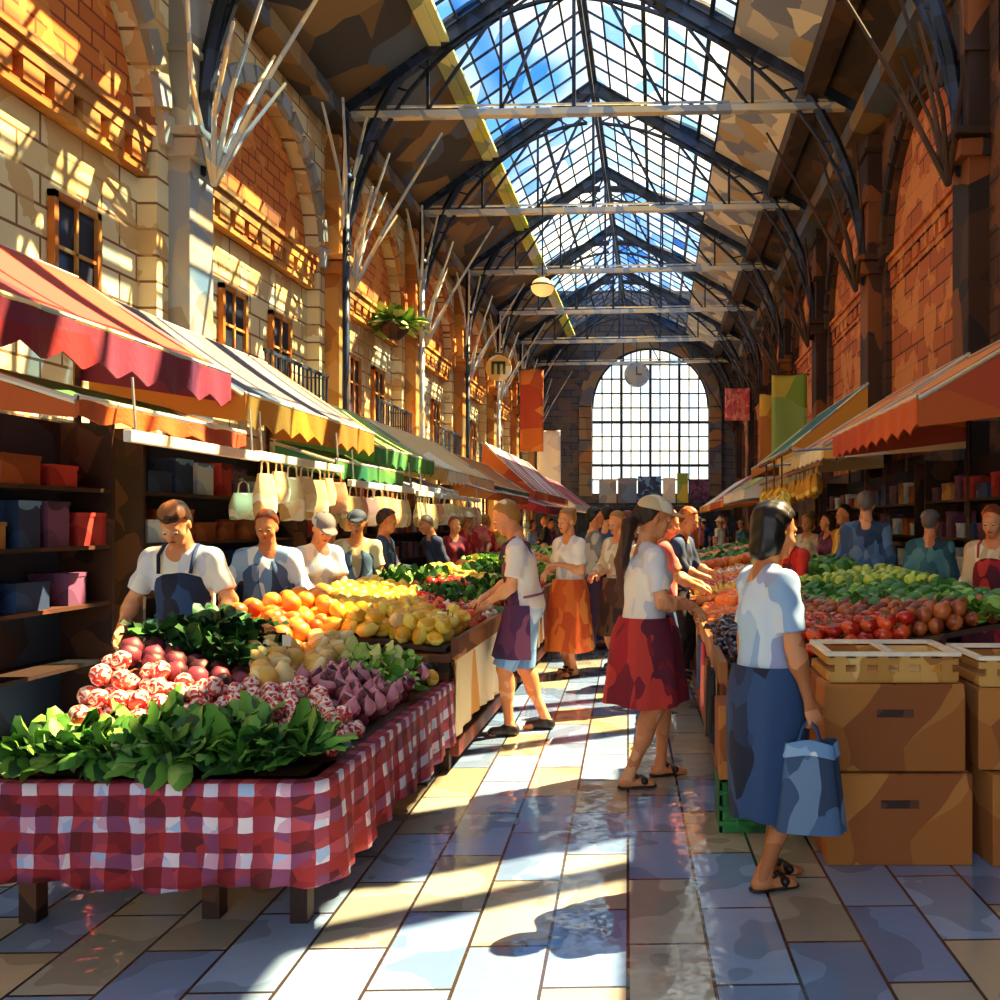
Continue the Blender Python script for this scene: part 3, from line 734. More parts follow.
    hide = lambda X, Y, Z: (-(Y+.035*s)*.8-(Z-.035*s)*.55)*1.0
    face = lambda X, Y, Z: -(Y*.75+(Z-.0*s)*.75+.012*s)*1.0
    if style != 'bald':
        S.ell(Hd(0, .018, .04), (.074*s+hr, .094*s+hr, .088*s+hr), Mh, .01, clip=face)
    if style == 'short': S.ell(Hd(0, .035, -.0), (.072*s, .08*s, .08*s), Mh, .02, clip=face)
    if style == 'bob':
        S.ell(Hd(0, .035, -.02), (.090*s, .088*s, .125*s), Mh, .03, clip=lambda X, Y, Z: -(Y+.045*s)); S.ell(Hd(0, .02, .05), (.09*s, .105*s, .085*s), Mh, .03, clip=face)
        S.ell(Hd(0, .06, -.10), (.06*s, .05*s, .05*s), Mh, .03)
    if style == 'pony':
        b0 = Hd(0, .11, .02); S.ell(Hd(0, .03, .0), (.078*s, .085*s, .085*s), Mh, .02, clip=face)
        S.cone(b0, Hd(0, .15, -.08), .028*s, .042*s, .03); S.cone(Hd(0, .15, -.08), T(.01, .16, .42), .042*s, .040*s, .03); S.cone(T(.01, .16, .42), T(.02, .17, .26), .040*s, .012*s, .03)
    if style == 'bun': S.ell(Hd(0, .10, .09), (.045*s,)*3, Mh, .02); S.ell(Hd(0, .03, -.0), (.076*s, .08*s, .08*s), Mh, .02, clip=face)
    if style == 'top': S.ell(Hd(0, -.015, .085), (.065*s, .07*s, .05*s), Mh, .03); S.ell(Hd(0, .03, .0), (.075*s, .085*s, .085*s), Mh, .02, clip=face)
    if style == 'long':
        S.ell(Hd(0, .04, -.04), (.092*s, .08*s, .15*s), Mh, .03, clip=lambda X, Y, Z: -(Y+.02*s)); S.cone(Hd(0, .07, -.12), T(0, .13, .33), .065*s, .05*s, .04)
    S.fold(.003, 90, 1)
    if style != 'bald': to_obj(S, 'hair', HR[hair], body)
    if cap:
        S = Fb(); S.ell(Hd(0, .01, .055), (.098*s, .118*s, .088*s), Mh, .01, clip=lambda X, Y, Z: -(Z+.012*s))
        S.ell(Hd(0, -.115, .052), (.072*s, .085*s, .012*s), Mh, .015, clip=lambda X, Y, Z: (Y-.04*s)); to_obj(S, 'cap', CL[cap], body)
    if shoes and res < .02:
        for q in (1, -1):
            an = legs[q][2]; S = Fb()
            if shoes == 'sandal':
                S.cone(an+V(0, .04, -.08)*s, an+V(q*.01, -.13, -.08)*s, .038*s, .040*s, .02); S.cut(an+V(0, 0, -.068)*s, (0, 0, 1))
                S.D = np.minimum(S.D, .3); S.cone(an+V(-.038, -.085, -.042)*s, an+V(.042, -.085, -.042)*s, .022*s, .022*s, .005); S.cone(an+V(-.022, -.035, -.012)*s, an+V(.022, -.035, -.012)*s, .017*s, .017*s, .005)
            else:
                S.cone(an+V(0, .035, -.045)*s, an+V(q*.01, -.12, -.055)*s, .042*s, .038*s, .03); S.cone(an, an+V(0, .01, -.04)*s, .044*s, .044*s, .03); S.cut(an+V(0, 0, .0)*s, (0, 0, 1))
            S.cut((0, 0, .004), (0, 0, -1)); to_obj(S, 'shoe', M_shoe, body)
    body['hands'] = 0
    del body['hands']
    return body, {q: arms[q][1] for q in arms}

PPL = []
def pat(px, py_feet_d, **k): pass
def PX(px, d): return ((px-655)*d/900, d, 0)
def face_to(dx, dy): return math.atan2(dx, -dy)     # local forward -y turned towards (dx, dy)

if PEOPLE:
    # customers in the aisle
    man, _ = person('man in white tee with purple apron front reaching over the left fruit stall', (-1.0, 6.85, 0), face_to(-1, -.1), 1.72, hair='blond', style='short', top='white', bottom='shorts', bcol='ice', hem=.62,
        apron=('purple', .58), lean=.16, pitch=.35, LH=(.10, -.27, .98), RH=(-.13, -.32, 1.0), feet=((.10, -.10), (-.09, .16)), res=.0075)
    cw, _ = person('woman in cream cap with long ponytail, white tee and dark red skirt', (-.06, 5.55, 0), face_to(1, .32), 1.70, True, hair='brown', style='pony', top='white', bottom='skirt', bcol='red', hem=.50,
        cap='cream', lean=.04, pitch=.22, LH=(.08, -.28, 1.10), RH=(-.10, -.26, 1.08), feet=((.09, -.13), (-.10, .13)), shoes='sandal', res=.0075, skin=SKIN)
    rw, hands_rw = person('dark haired woman in light blue tee and long navy skirt holding a blue bag', (.50, 3.98, 0), face_to(.93, .36), 1.63, True, skin=SKIN2, hair='dark', style='bob', top='blue', bottom='skirt_slim', bcol='navy', hem=.33,
        pitch=.22, yaw=.1, RH=(-.235, -.10, .79), LH=(.22, -.02, .82), feet=((.06, -.04), (-.06, .05)), shoes='sandal', res=.0065, curl=1.3)
    ow, _ = person('blond woman in white blouse and long orange skirt, hand raised to her chest', PX(569, 9.4), face_to(-.65, -.75), 1.68, True, hair='blond', style='bun', top='white', bottom='skirt', bcol='orange', hem=.27,
        LH=(.02, -.17, 1.18), RH=(-.12, -.2, 1.10), pitch=.15, feet=((.09, -.02), (-.09, .07)), shoes='sandal', res=.010)
    # vendors behind the left table
    person('vendor in white tee and navy bib apron bending over the leafy greens', (-2.86, 5.50, 0), face_to(.1, -1), 1.70, hair='brown', style='top', top='white', bottom='pants', bcol='navy', apron=('navy', .5), lean=.2, pitch=.6,
        LH=(.27, -.26, .96), RH=(-.27, -.26, .96), res=.0085)
    person('grey haired vendor in open denim shirt behind the oranges', (-2.90, 6.75, 0), face_to(.25, -1), 1.64, hair='ginger', style='short', skin=SKIN2, top='ice', sleeve=1.3, vest='denim', bottom='pants', bcol='black', lean=.08, pitch=.25,
        LH=(.26, -.25, .98), RH=(-.3, -.2, .98), res=.010)
    person('vendor in grey cap and pale grey tee looking down at the lemons', (-2.82, 7.5, 0), face_to(.7, -.75), 1.64, True, hair='brown', style='short', cap='grey', top='white', bottom='pants', bcol='brown', lean=.14, pitch=.5,
        LH=(.10, -.36, 1.02), RH=(-.10, -.36, 1.0), res=.010)
    person('helper in small blue cap and blue vest behind the grey capped vendor', (-2.98, 9.0, 0), face_to(.3, -1), 1.66, hair='grey', style='short', cap='denim', top='cream', vest='denim', bottom='pants', bcol='navy', pitch=.2, res=.012)
    person('man in navy jacket with light blue side turned towards the greens', (-2.85, 9.45, 0), face_to(1, .1), 1.68, hair='brown', top='navy', sleeve=1.9, vest='denim', bottom='pants', bcol='black', pitch=.2, LH=(.1, -.3, 1.1), RH=(-.1, -.32, 1.1), res=.012)
    person('stooping man in dark blue jacket behind the far greens', (-2.9, 12.0, 0), face_to(-.8, -.6), 1.66, hair='grey', top='navy', sleeve=1.9, bottom='pants', bcol='black', lean=.25, pitch=.3, res=.013)
    person('seller in plum shirt beside the hanging bags', (-3.5, 9.7, 0), face_to(.3, -1), 1.55, True, hair='grey', top='plum', sleeve=1.5, bottom='pants', bcol='black', res=.013)
    person('seller in maroon top behind the radish table', (-2.9, 13.0, 0), face_to(.6, -.8), 1.62, True, hair='ginger', style='bun', top='red', sleeve=1.4, bottom='pants', bcol='black', res=.013)
    person('seller in red shirt and cream cap near the yellow awning', (-3.05, 14.6, 0), face_to(.9, -.5), 1.7, hair='brown', cap='cream', top='bright', bottom='pants', bcol='black', res=.013)
    # aisle, further back
    person('shopper in grey tee and slate trousers behind the orange skirt', PX(594, 11.2), face_to(1, .3), 1.72, hair='dark', top='grey', bottom='pants', bcol='purple', LH=(.1, -.34, 1.1), RH=(-.1, -.3, 1.05), feet=((.1, -.12), (-.1, .15)), res=.011)
    person('shopper in navy coat and black trousers striding down the aisle', PX(607, 12.4), face_to(.3, 1), 1.76, hair='brown', top='navy', sleeve=1.9, bottom='pants', bcol='black', feet=((.09, -.2), (-.09, .2)), res=.011)
    person('woman with long golden hair in cream cardigan and brown skirt', PX(619, 9.8), face_to(-.6, -.7), 1.66, True, hair='blond', style='long', top='cream', sleeve=1.8, bottom='skirt', bcol='brown', hem=.4, pitch=.2, LH=(.1, -.3, 1.1), RH=(-.1, -.3, 1.08), res=.011)
    person('ginger woman in pink top and white blouse at the right stall', PX(663, 7.9), face_to(.9, .1), 1.66, True, hair='ginger', style='bun', top='pink', bottom='pants', bcol='navy', pitch=.3, LH=(.1, -.36, 1.08), RH=(-.08, -.34, 1.05), res=.011)
    person('man in dark navy shirt leaning on the right stall', PX(679, 9.1), face_to(.9, -.3), 1.70, hair='ginger', top='navy', sleeve=1.1, bottom='pants', bcol='black', pitch=.35, lean=.1, LH=(.1, -.36, 1.08), RH=(-.12, -.34, 1.05), res=.011)
    # behind the right stall
    person('man in blue grey jacket standing behind the limes', (2.25, 9.6, 0), face_to(.4, 1), 1.86, hair='grey', top='denim', sleeve=1.9, bottom='pants', bcol='navy', res=.012)
    person('vendor in red hooded top behind the dark haired woman', (1.36, 8.76, 0), face_to(-.8, -.6), 1.58, hair='dark', top='bright', sleeve=1.9, bottom='pants', bcol='black', apron=('red', .6), pitch=.4, lean=.2, LH=(.14, -.34, 1.0), RH=(-.14, -.34, 1.0), res=.012)
    person('seller in violet dress at the back of the right stall', (2.35, 12.2, 0), face_to(-1, -.3), 1.66, True, hair='brown', style='bob', top='plum', bottom='skirt', bcol='purple', hem=.4, res=.013)
    person('shopper with dark bob in white blouse between the right stalls and shelves', (2.55, 10.7, 0), face_to(-.6, .8), 1.66, True, hair='dark', style='bob', top='white', bottom='pants', bcol='black', res=.013)
    person('tall seller in yellow shirt under the right awnings', (2.45, 11.6, 0), face_to(-1, -.4), 1.76, hair='brown', top='yellow', sleeve=1.8, bottom='pants', bcol='brown', res=.013)
    person('seller in cream shirt and red apron behind the tomatoes at the right edge', (2.75, 7.3, 0), face_to(-.6, -.8), 1.68, hair='ginger', top='cream', sleeve=1.6, bottom='pants', bcol='brown', apron=('red', .6), pitch=.3, res=.012)
    person('old shopper in teal coat and grey cap behind the right cabbages', (2.75, 9.0, 0), face_to(.5, .9), 1.66, hair='grey', cap='grey', top='teal', sleeve=1.9, bottom='pants', bcol='black', res=.013)
    # far crowd: a few bodies, copied and dressed differently
    far = []
    for i, (fm, st, bt, cp, sl) in enumerate(((False, 'short', 'pants', None, 1.9), (True, 'long', 'skirt', None, .8), (False, 'short', 'pants', 'cream', .75), (True, 'bun', 'pants', None, 1.6), (True, 'bob', 'skirt', None, 1.9), (False, 'top', 'shorts', None, .75))):
        o, _ = person('x', (0, 0, 0), 0, 1.7, fm, hair='brown', style=st, top='white', sleeve=sl, bottom=bt, bcol='navy', hem=.5, cap=cp, shoes=False, res=.02,
                      LH=(.16, -.26, 1.05) if i % 2 else None, RH=None if i % 3 else (-.12, -.3, 1.1), feet=((.09, -.12), (-.09, .12)), group='shoppers in the far crowd')
        far.append((o, st, bt, cp))
    tops = ['navy', 'white', 'bright', 'denim', 'cream', 'orange', 'plum', 'grey', 'black', 'pink', 'teal', 'brown', 'yellow', 'blue', 'green', 'red']
    cn = dict(navy='navy', white='white', bright='bright red', denim='denim blue', cream='cream', orange='orange', plum='plum', grey='grey', black='black', pink='pink', teal='teal', brown='brown', yellow='yellow', blue='light blue', green='green', red='dark red', purple='purple', ice='pale blue')
    bots = ['navy', 'black', 'brown', 'denim', 'grey', 'cream', 'purple', 'red']
    spots = []
    QR = random.Random(11)
    def free(x, y, m=.5): return all((x-a)**2+(y-b)**2 > m*m for a, b in spots)
    tries = 0
    while len(spots) < 62 and tries < 5000:
        tries += 1; z = QR.random()
        if z < .62: y = QR.uniform(12.5, 34); x = QR.uniform(-1.0, .9) if y > 20 else QR.uniform(-.98, .12)
        elif z < .80: y = QR.uniform(12, 26); x = QR.uniform(-3.2, -2.75)
        else: y = QR.uniform(11, 24); x = QR.uniform(2.3, 3.0)
        if y > 24 and z < .62: x = QR.uniform(-2.4, 2.6)
        if not free(x, y, .62): continue
        if -3.3 < x < -2.5 and y < 15.4: continue
        if x > 1.9 and y < 13.2: continue
        spots.append((x, y))
    used = set()
    first = [True]*len(far)
    for n, (x, y) in enumerate(sorted(spots, key=lambda p: p[1])):
        for _ in range(200):
            k = QR.randrange(len(far)); t_, b_ = QR.choice(tops), QR.choice(bots); hh = QR.choice(list(HR))
            if t_ != b_ and (t_, b_, k) not in used: break
        used.add((t_, b_, k)); o, st, bt, cp = far[k]
        zone = 'in the aisle' if -1.2 < x < 1.1 and y < 24 else ('under the arched window' if y >= 24 else ('behind the left tables' if x < 0 else 'behind the right stalls'))
        lb = '%s haired shopper%s in %s top and %s %s %s' % (hh, ' with cap' if cp else '', cn[t_], cn[b_], dict(pants='trousers', skirt='skirt', shorts='shorts')[bt], zone)
        rr = QR.uniform(0, 6.28)
        if first[k]: c = o; first[k] = False; c.location = (x, y, 0); c.rotation_euler = (0, 0, rr); c['label'] = lb
        else: c = dup(o, (x, y, 0), (0, 0, rr), label=lb)
        sc_ = QR.uniform(.93, 1.06); c.scale = (sc_,)*3
        for ch in c.children:
            kd = ch.name.split('.')[0]
            if kd == 'shirt': recolor(ch, CL[t_])
            elif kd in ('trousers', 'skirt', 'shorts'): recolor(ch, CL[b_])
            elif kd == 'hair': recolor(ch, HR[hh])
    # the blue bag in the hand of the woman at the right edge
    hw_ = Matrix.Rotation(rw.rotation_euler.z, 3, 'Z') @ Vector(hands_rw[-1]) + rw.location
    HAND = hw_
# ---------------------------------------------------------------- market furniture
M_wood = mat('stall_wood', ['9A6434', '83502A', 'B47C44', '6A3E22'], 5, .6, stretch=(1, .4, 1))
M_dkwood = mat('dark_stall_wood', ['4A2C1C', '38211A', '5E3A24', '2E1C14'], 5, .6, stretch=(1, .4, 1))
M_redwood = mat('red_brown_rail', ['6A2A1E', '4E1C18', '86382A', '3A1814'], 4, .5)
M_card = mat('cardboard', ['A8682E', '94562A', 'B87A3A', '7E4824'], 3.2, .85, rnd=.1)
M_white = mat('white_paint', ['F2EAD2', 'E2DCCF', 'FFF8E4'], 3, .6)
M_steel = mat('grey_steel', ['9AA4B0', '7E8894', 'B4BCC4'], 5, .35, .6)

def sL(x, y):
    rim = .60 if y < 5.7 else .80
    t = min(1, max(0, (-1.40-x)/1.10)); g = min(1, max(0, (y-3.72)/.55))
    g = g*g*(3-2*g)
    return rim+(.95-rim)*t*g
def sR(x, y):
    t = min(1, max(0, (x-.50)/1.5)); return .76+.28*t

def gingham():
    m = bpy.data.materials.new('gingham_cloth'); m.use_nodes = True
    nt = m.node_tree; N = nt.nodes; L = nt.links; b = N['Principled BSDF']; b.inputs['Roughness'].default_value = .8
    uv = N.new('ShaderNodeUVMap'); nz = N.new('ShaderNodeTexNoise'); nz.inputs['Scale'].default_value = 7
    L.new(uv.outputs[0], nz.inputs['Vector'])
    mx = N.new('ShaderNodeMix'); mx.data_type = 'VECTOR'; mx.inputs['Factor'].default_value = .03
    L.new(uv.outputs[0], mx.inputs[4]); L.new(nz.outputs['Color'], mx.inputs[5])
    s = N.new('ShaderNodeSeparateXYZ'); L.new(mx.outputs[1], s.inputs[0]); st = []
    for a in ('X', 'Y'):
        p = N.new('ShaderNodeMath'); p.operation = 'MULTIPLY'; p.inputs[1].default_value = 1/.135; L.new(s.outputs[a], p.inputs[0])
        q = N.new('ShaderNodeMath'); q.operation = 'FRACT'; L.new(p.outputs[0], q.inputs[0])
        r = N.new('ShaderNodeMath'); r.operation = 'GREATER_THAN'; r.inputs[1].default_value = .42; L.new(q.outputs[0], r.inputs[0]); st.append(r)
    ad = N.new('ShaderNodeMath'); ad.operation = 'ADD'; L.new(st[0].outputs[0], ad.inputs[0]); L.new(st[1].outputs[0], ad.inputs[1])
    vo = N.new('ShaderNodeTexVoronoi'); vo.inputs['Scale'].default_value = 14; L.new(uv.outputs[0], vo.inputs['Vector'])
    sc = N.new('ShaderNodeSeparateColor'); L.new(vo.outputs['Color'], sc.inputs[0])
    ramps = []
    for cs in (('D4D0E6', 'A8C0E8', 'D8A8C0', 'EADCE4'), ('A03A50', 'B84450', '864068', '9A3046'), ('7A121C', '8E1A22', '60101A', 'A02626')):  # white squares tinted lilac and blue, shade put into the colour
        rp = N.new('ShaderNodeValToRGB'); rp.color_ramp.interpolation = 'CONSTANT'; e = rp.color_ramp.elements
        while len(e) < 4: e.new(.5)
        for i, c in enumerate(cs): e[i].position = i/4; e[i].color = lin(c)
        L.new(sc.outputs[0], rp.inputs[0]); ramps.append(rp)
    g1 = N.new('ShaderNodeMath'); g1.operation = 'GREATER_THAN'; g1.inputs[1].default_value = .5; L.new(ad.outputs[0], g1.inputs[0])
    g2 = N.new('ShaderNodeMath'); g2.operation = 'GREATER_THAN'; g2.inputs[1].default_value = 1.5; L.new(ad.outputs[0], g2.inputs[0])
    a1 = N.new('ShaderNodeMix'); a1.data_type = 'RGBA'; L.new(g1.outputs[0], a1.inputs['Factor']); L.new(ramps[0].outputs[0], a1.inputs[6]); L.new(ramps[1].outputs[0], a1.inputs[7])
    a2 = N.new('ShaderNodeMix'); a2.data_type = 'RGBA'; L.new(g2.outputs[0], a2.inputs['Factor']); L.new(a1.outputs[2], a2.inputs[6]); L.new(ramps[2].outputs[0], a2.inputs[7])
    L.new(a2.outputs[2], b.inputs['Base Color'])
    return m

def table(label, x0, x1, y0, y1, S, zt, legs, legm=M_dkwood, group=None):
    t = thing('market_table', label, 'table', ((x0+x1)/2, (y0+y1)/2, 0), 0, group); ox, oy = (x0+x1)/2, (y0+y1)/2
    MB().box((0, 0, zt-.05), (x1-x0, y1-y0, .05)).build('tabletop', M_wood, t, bevel=.006)
    for lx, ly in legs: MB().box((lx-ox, ly-oy, (zt-.08)/2), (.07, .07, zt-.08), taper=1).build('leg', legm, t)
    m = MB(); m.slab(12, 16, lambda u, v: (x0+.04+(x1-x0-.08)*u-ox, y0+.04+(y1-y0-.08)*v-oy, max(zt-.022, S(x0+.04+(x1-x0-.08)*u, y0+.04+(y1-y0-.08)*v)-.004)), .03)
    m.build('display_board', M_dkwood, t)
    return t
T1 = table('near left display table with gingham cloth and dark square legs', -2.58, -1.30, 3.5, 5.66, sL, .58, [(-1.42, 3.62), (-1.79, 3.66), (-2.5, 3.62), (-1.42, 5.5), (-2.5, 5.5)])
for a, b in (((-1.79, 3.66, .4), (-1.5, 3.9, .12)),):
    o = MB().bar((a[0]+1.94, a[1]-4.58, a[2]), (b[0]+1.94, b[1]-4.58, b[2]), .02).build('brace', M_dkwood, T1)
# cloth: over the front edge, round the corner and along the aisle side
pts = []; n1, n2 = 60, 66
for i in range(n1+1): pts.append((-2.6+1.21*i/n1, 3.465, .65+i*1.21/n1))
for k in range(1, 9): a = PI/2*k/8; pts.append((-1.39+.105*math.sin(a), 3.57-.105*math.cos(a), 1.86+.165*k/8))
for i in range(1, n2+1): pts.append((-1.285, 3.57+2.13*i/n2, 2.025+2.13*i/n2))
cl = MB(); uv = []; rows = 14
for side in (0, 1):
    for j in range(rows+1):
        for i, (x, y, s_) in enumerate(pts):
            nrm = Vector((0, -1, 0)) if i <= n1 else (Vector((1, 0, 0)) if i > n1+8 else Vector((math.sin(PI/2*(i-n1)/8), -math.cos(PI/2*(i-n1)/8), 0)))
            k = max(0, (j-2)/(rows-2)); zt = .592
            if j < 2: off = -.09*(2-j)/2; z = zt+.004
            else:
                off = .012+k*(.020+.022*math.sin(s_*19+.8*math.sin(s_*5))+.012*math.sin(s_*43+1)); z = zt-k*(.385+.02*math.sin(s_*6)+.035*math.exp(-((s_-1.95)/.2)**2))
            p = Vector((x, y, z))+nrm*(off-(.006 if side else 0)); cl.v.append(tuple(p)); uv.append((s_, z-off*.5 if j > 1 else .6-off))
Wd = len(pts); base = (rows+1)*Wd
for j in range(rows):
    for i in range(Wd-1):
        q = (j*Wd+i, (j+1)*Wd+i, (j+1)*Wd+i+1, j*Wd+i+1); cl.f.append(q); cl.f.append(tuple(base+v for v in q[::-1])); cl.mi += [0, 0]
for i in range(Wd-1):
    q = (rows*Wd+i, base+rows*Wd+i, base+rows*Wd+i+1, rows*Wd+i+1); cl.f.append(q); cl.mi.append(0)
cl.uv = uv
c_ = cl.build('tablecloth', gingham(), None, True); tag(c_, 'red and white gingham cloth hanging from the near left table', 'tablecloth')

M_canvas = mat('stall_canvas', ['F0E2BE', 'EAD4A4', 'D9862E', 'F6ECD2', 'E0A050'], 1.5, .8, stretch=(1, 1.4, .4), warp=.2)
M_stripe = mat('striped_canvas', ['EAD8B4', '8A4A3E', 'F2E6CC', '6A3A48', 'C88A4A'], 3.2, .8, stretch=(1, 1.6, .3), warp=.15)
def side_panel(t, ox, oy, x, y0, y1, z0, z1, m, sg):
    ph = R.uniform(0, 6)
    f = lambda u, v: (x-ox+sg*(.012*math.sin(22*u*(y1-y0)+ph)*(1-v)), y0+(y1-y0)*u-oy, z0+(z1-z0)*v+.02*math.sin(9*u+ph)*(1-v))
    m_ = MB(); m_.grid(40, 6, f); m_.grid(40, 6, lambda u, v: (f(1-u, v)[0]-sg*.008, f(1-u, v)[1], f(1-u, v)[2])); return m_.build('side_cloth', m, t, True)
def rimmed(t, ox, oy, xr, y0, y1, z, sg, m=M_wood):
    MB().box((xr-ox, (y0+y1)/2-oy, z+.0), (.05, y1-y0, .13)).build('rim', m, t, bevel=.008)
    MB().box((xr-sg*.0-ox, (y0+y1)/2-oy, .16), (.06, y1-y0, .10)).build('bottom_rail', M_redwood, t, bevel=.006)
lt = [('wood rimmed table with cream and orange canvas side beside the man in white tee', 5.72, 8.1, M_canvas), ('third left table with striped canvas side behind the man', 8.35, 11.1, M_stripe),
      ('fourth left table hidden partly by the orange skirt', 11.4, 14.8, M_canvas), ('farthest left table beside the far crowd', 15.2, 20.5, M_stripe)]
for lb, y0, y1, m in lt:
    t = table(lb, -2.60, -1.30, y0, y1, sL, .78, [(-1.36, y0+.1), (-1.36, y1-.1), (-2.5, y0+.1), (-2.5, y1-.1)])
    ox, oy = -1.95, (y0+y1)/2; rimmed(t, ox, oy, -1.275, y0, y1, .79, 1); side_panel(t, ox, oy, -1.265, y0+.02, y1-.02, .24, .73, m, 1)
rt = [('right stall table heaped with fruit behind the dark haired woman', 5.05, 8.45), ('second right stall table beside the pink top', 9.05, 13.0), ('farthest right stall table below the green awning', 13.4, 19.5)]
M_rp = mat('orange_board', ['B8702E', '9A5626', 'CC8A3E', '7A4020'], 2.2, .7)
for lb, y0, y1 in rt:
    t = table(lb, .40, 2.15, y0, y1, sR, .74, [(.46, y0+.1), (.46, y1-.1), (2.05, y0+.1), (2.05, y1-.1)])
    ox, oy = 1.275, (y0+y1)/2; rimmed(t, ox, oy, .385, y0, y1, .75, -1); 
    MB().box((.40-ox, (y0+y1)/2+.05-oy, .44), (.03, y1-y0-.12, .5)).build('side_panel', M_rp, t)
    MB().box((0, y0+.03-oy, .52), (1.68, .03, .40)).build('front_panel', M_rp, t, bevel=.005)

# crates and boxes at the end of the right stall
def carton(label, x, y, z, w, d, h, m=M_card, rz=0, group=None):
    t = thing('cardboard_box', label, 'box', (x, y, z), rz, group)
    MB().box((0, 0, h/2), (w, d, h)).build('body', m, t, bevel=.006)
    MB().box((-w*.25, 0, h+.003), (w*.49, d*.98, .006)).box((w*.25, 0, h+.003), (w*.49, d*.98, .006)).build('flap', m, t)
    MB().box((0, -d/2-.002, h*.68), (w*.26, .004, h*.09)).build('hand_hole', M_dkwood, t)
    return t
def plastic_crate(label, x, y, z, w, d, h, m):
    t = thing('plastic_crate', label, 'crate', (x, y, z)); mb = MB()
    for s_ in (-1, 1):
        mb.box((s_*(w/2-.01), 0, h/2), (.02, d, h)); mb.box((0, s_*(d/2-.01), h/2), (w, .02, h))
    mb.box((0, 0, .01), (w-.03, d-.03, .02)); mb.build('body', m, t, bevel=.004)
    r = MB()
    for k in range(3): r.box((0, -d/2-.006, h*(.2+.3*k)), (w*1.01, .016, .022))
    for k in range(7): r.box((-w/2+w*(k+.5)/7, -d/2-.005, h/2), (.014, .014, h*.96))
    r.build('rib', m, t); return t
M_gcr = mat('green_plastic', ['1F6A34', '185228', '2E8442'], 3, .45); M_bcr = mat('black_plastic', ['24282E', '1A1C22', '363C46'], 3, .4)
plastic_crate('green plastic crate on the floor at the end of the right stall', .55, 4.80, 0, .44, .34, .26, M_gcr)
carton('brown carton on the green crate beside the dark haired woman', .55, 4.80, .275, .44, .36, .36)
carton('big carton in the stack at the right edge, topmost', 1.12, 4.45, .435, .66, .5, .40)
carton('big carton in the stack at the right edge, on the floor', 1.14, 4.45, 0, .68, .52, .42)
carton('spare carton right of the stack, on the floor', 1.85, 4.45, 0, .62, .5, .42, rz=.1)
carton('spare carton right of the stack, upper', 1.83, 4.45, .435, .6, .48, .38, rz=-.05)
M_slat = mat('pale_slats', ['D8A858', 'C08A3E', 'E8C47C', 'A87030'], 6, .6)
def punnet_tray(label, x, y, z):
    t = thing('slatted_tray', label, 'tray', (x, y, z)); w, d = .6, .44
    mb = MB()
    for s_ in (-1, 1): mb.box((0, s_*d/2, .10), (w, .015, .03)); mb.box((0, s_*d/2, .03), (w, .015, .04)); mb.box((s_*w/2, 0, .10), (.015, d, .03)); mb.box((s_*w/2, 0, .03), (.015, d, .04))
    for k in range(6): mb.box((-w/2+.05+k*(w-.1)/5, -d/2, .07), (.05, .02, .13))
    mb.box((0, 0, .008), (w, d, .016)); mb.build('slats', M_slat, t)
    r = MB()
    for s_ in (-1, 1): r.box((0, s_*d/2, .135), (w+.03, .035, .018)); r.box((s_*w/2, 0, .135), (.035, d, .018))
    r.box((0, 0, .135), (.03, d, .018)); r.build('rim', M_white, t); return t
punnet_tray('white rimmed slatted tray on the topmost big carton', 1.12, 4.45, .845)
punnet_tray('white rimmed slatted tray on the carton at far right', 1.83, 4.45, .825)
# hanging things along the stall side
M_blk = CL['black']
for i, (y, z0, z1, m, lb) in enumerate(((5.5, .28, .70, 'black', 'black apron hanging from the right stall rim nearest the crates'), (5.95, .22, .70, 'brown', 'brown sack hanging from the right stall rim'), (6.5, .25, .72, 'pink', 'pink cloth hanging from the right stall rim'), (7.1, .3, .7, 'navy', 'navy cloth hanging from the right stall rim'))):
    ph = i*1.3; m_ = MB(); f = lambda u, v: (.345-.02*math.sin(14*u+ph)*(1-v*.5), y+(u-.5)*(.30-.10*v), z0+(z1-z0)*v)
    m_.slab(14, 8, f, (.012, 0, 0)); tag(m_.build('hanging_cloth', CL[m], None, True), lb, 'cloth')
# white slab sheets of paper on the tables
# the blue bag
def blue_bag(p):
    t = thing('shopping_bag', 'blue denim shopping bag hanging from the hand of the dark haired woman', 'bag', (p.x, p.y, p.z-.47), -.2)
    mb = MB()
    def f(u, v, off=0):
        a = 2*PI*u; k = 1-v; rx = .105+.045*k+.01*math.sin(5*a); ry = .035+.045*k
        c, s_ = math.cos(a), math.sin(a); q = 3.0
        den = (abs(c)**q+abs(s_)**q)**(1/q); return ((rx-off)*c/den, (ry-off)*s_/den, .005+.375*v+.012*math.sin(3*a)*v)
    mb.grid(32, 10, f); mb.grid(32, 8, lambda u, v: f(1-u, v, .006)); mb.add([f(k/32, 0) for k in range(32)], [tuple(range(32))[::-1]])
    mb.build('body', CL['denim'], t, True)
    tp = MB(); tp.grid(32, 2, lambda u, v: (f(u, 1-.16*v, -.004-.004*v)[0], f(u, 1-.16*v, -.004-.004*v)[1], f(u, 1-.16*v)[2])); tp.build('folded_top', CL['ice'], t, True)
    h = MB()
    for s_ in (-1, 1): h.tube([(-.05, s_*.035, .36), (-.03, s_*.02, .43), (0, 0, .475), (.03, s_*.02, .43), (.05, s_*.035, .36)], .007, 6)
    h.build('handle', CL['navy'], t, True); return t
if PEOPLE: blue_bag(HAND+Vector((0, 0, -.075)))

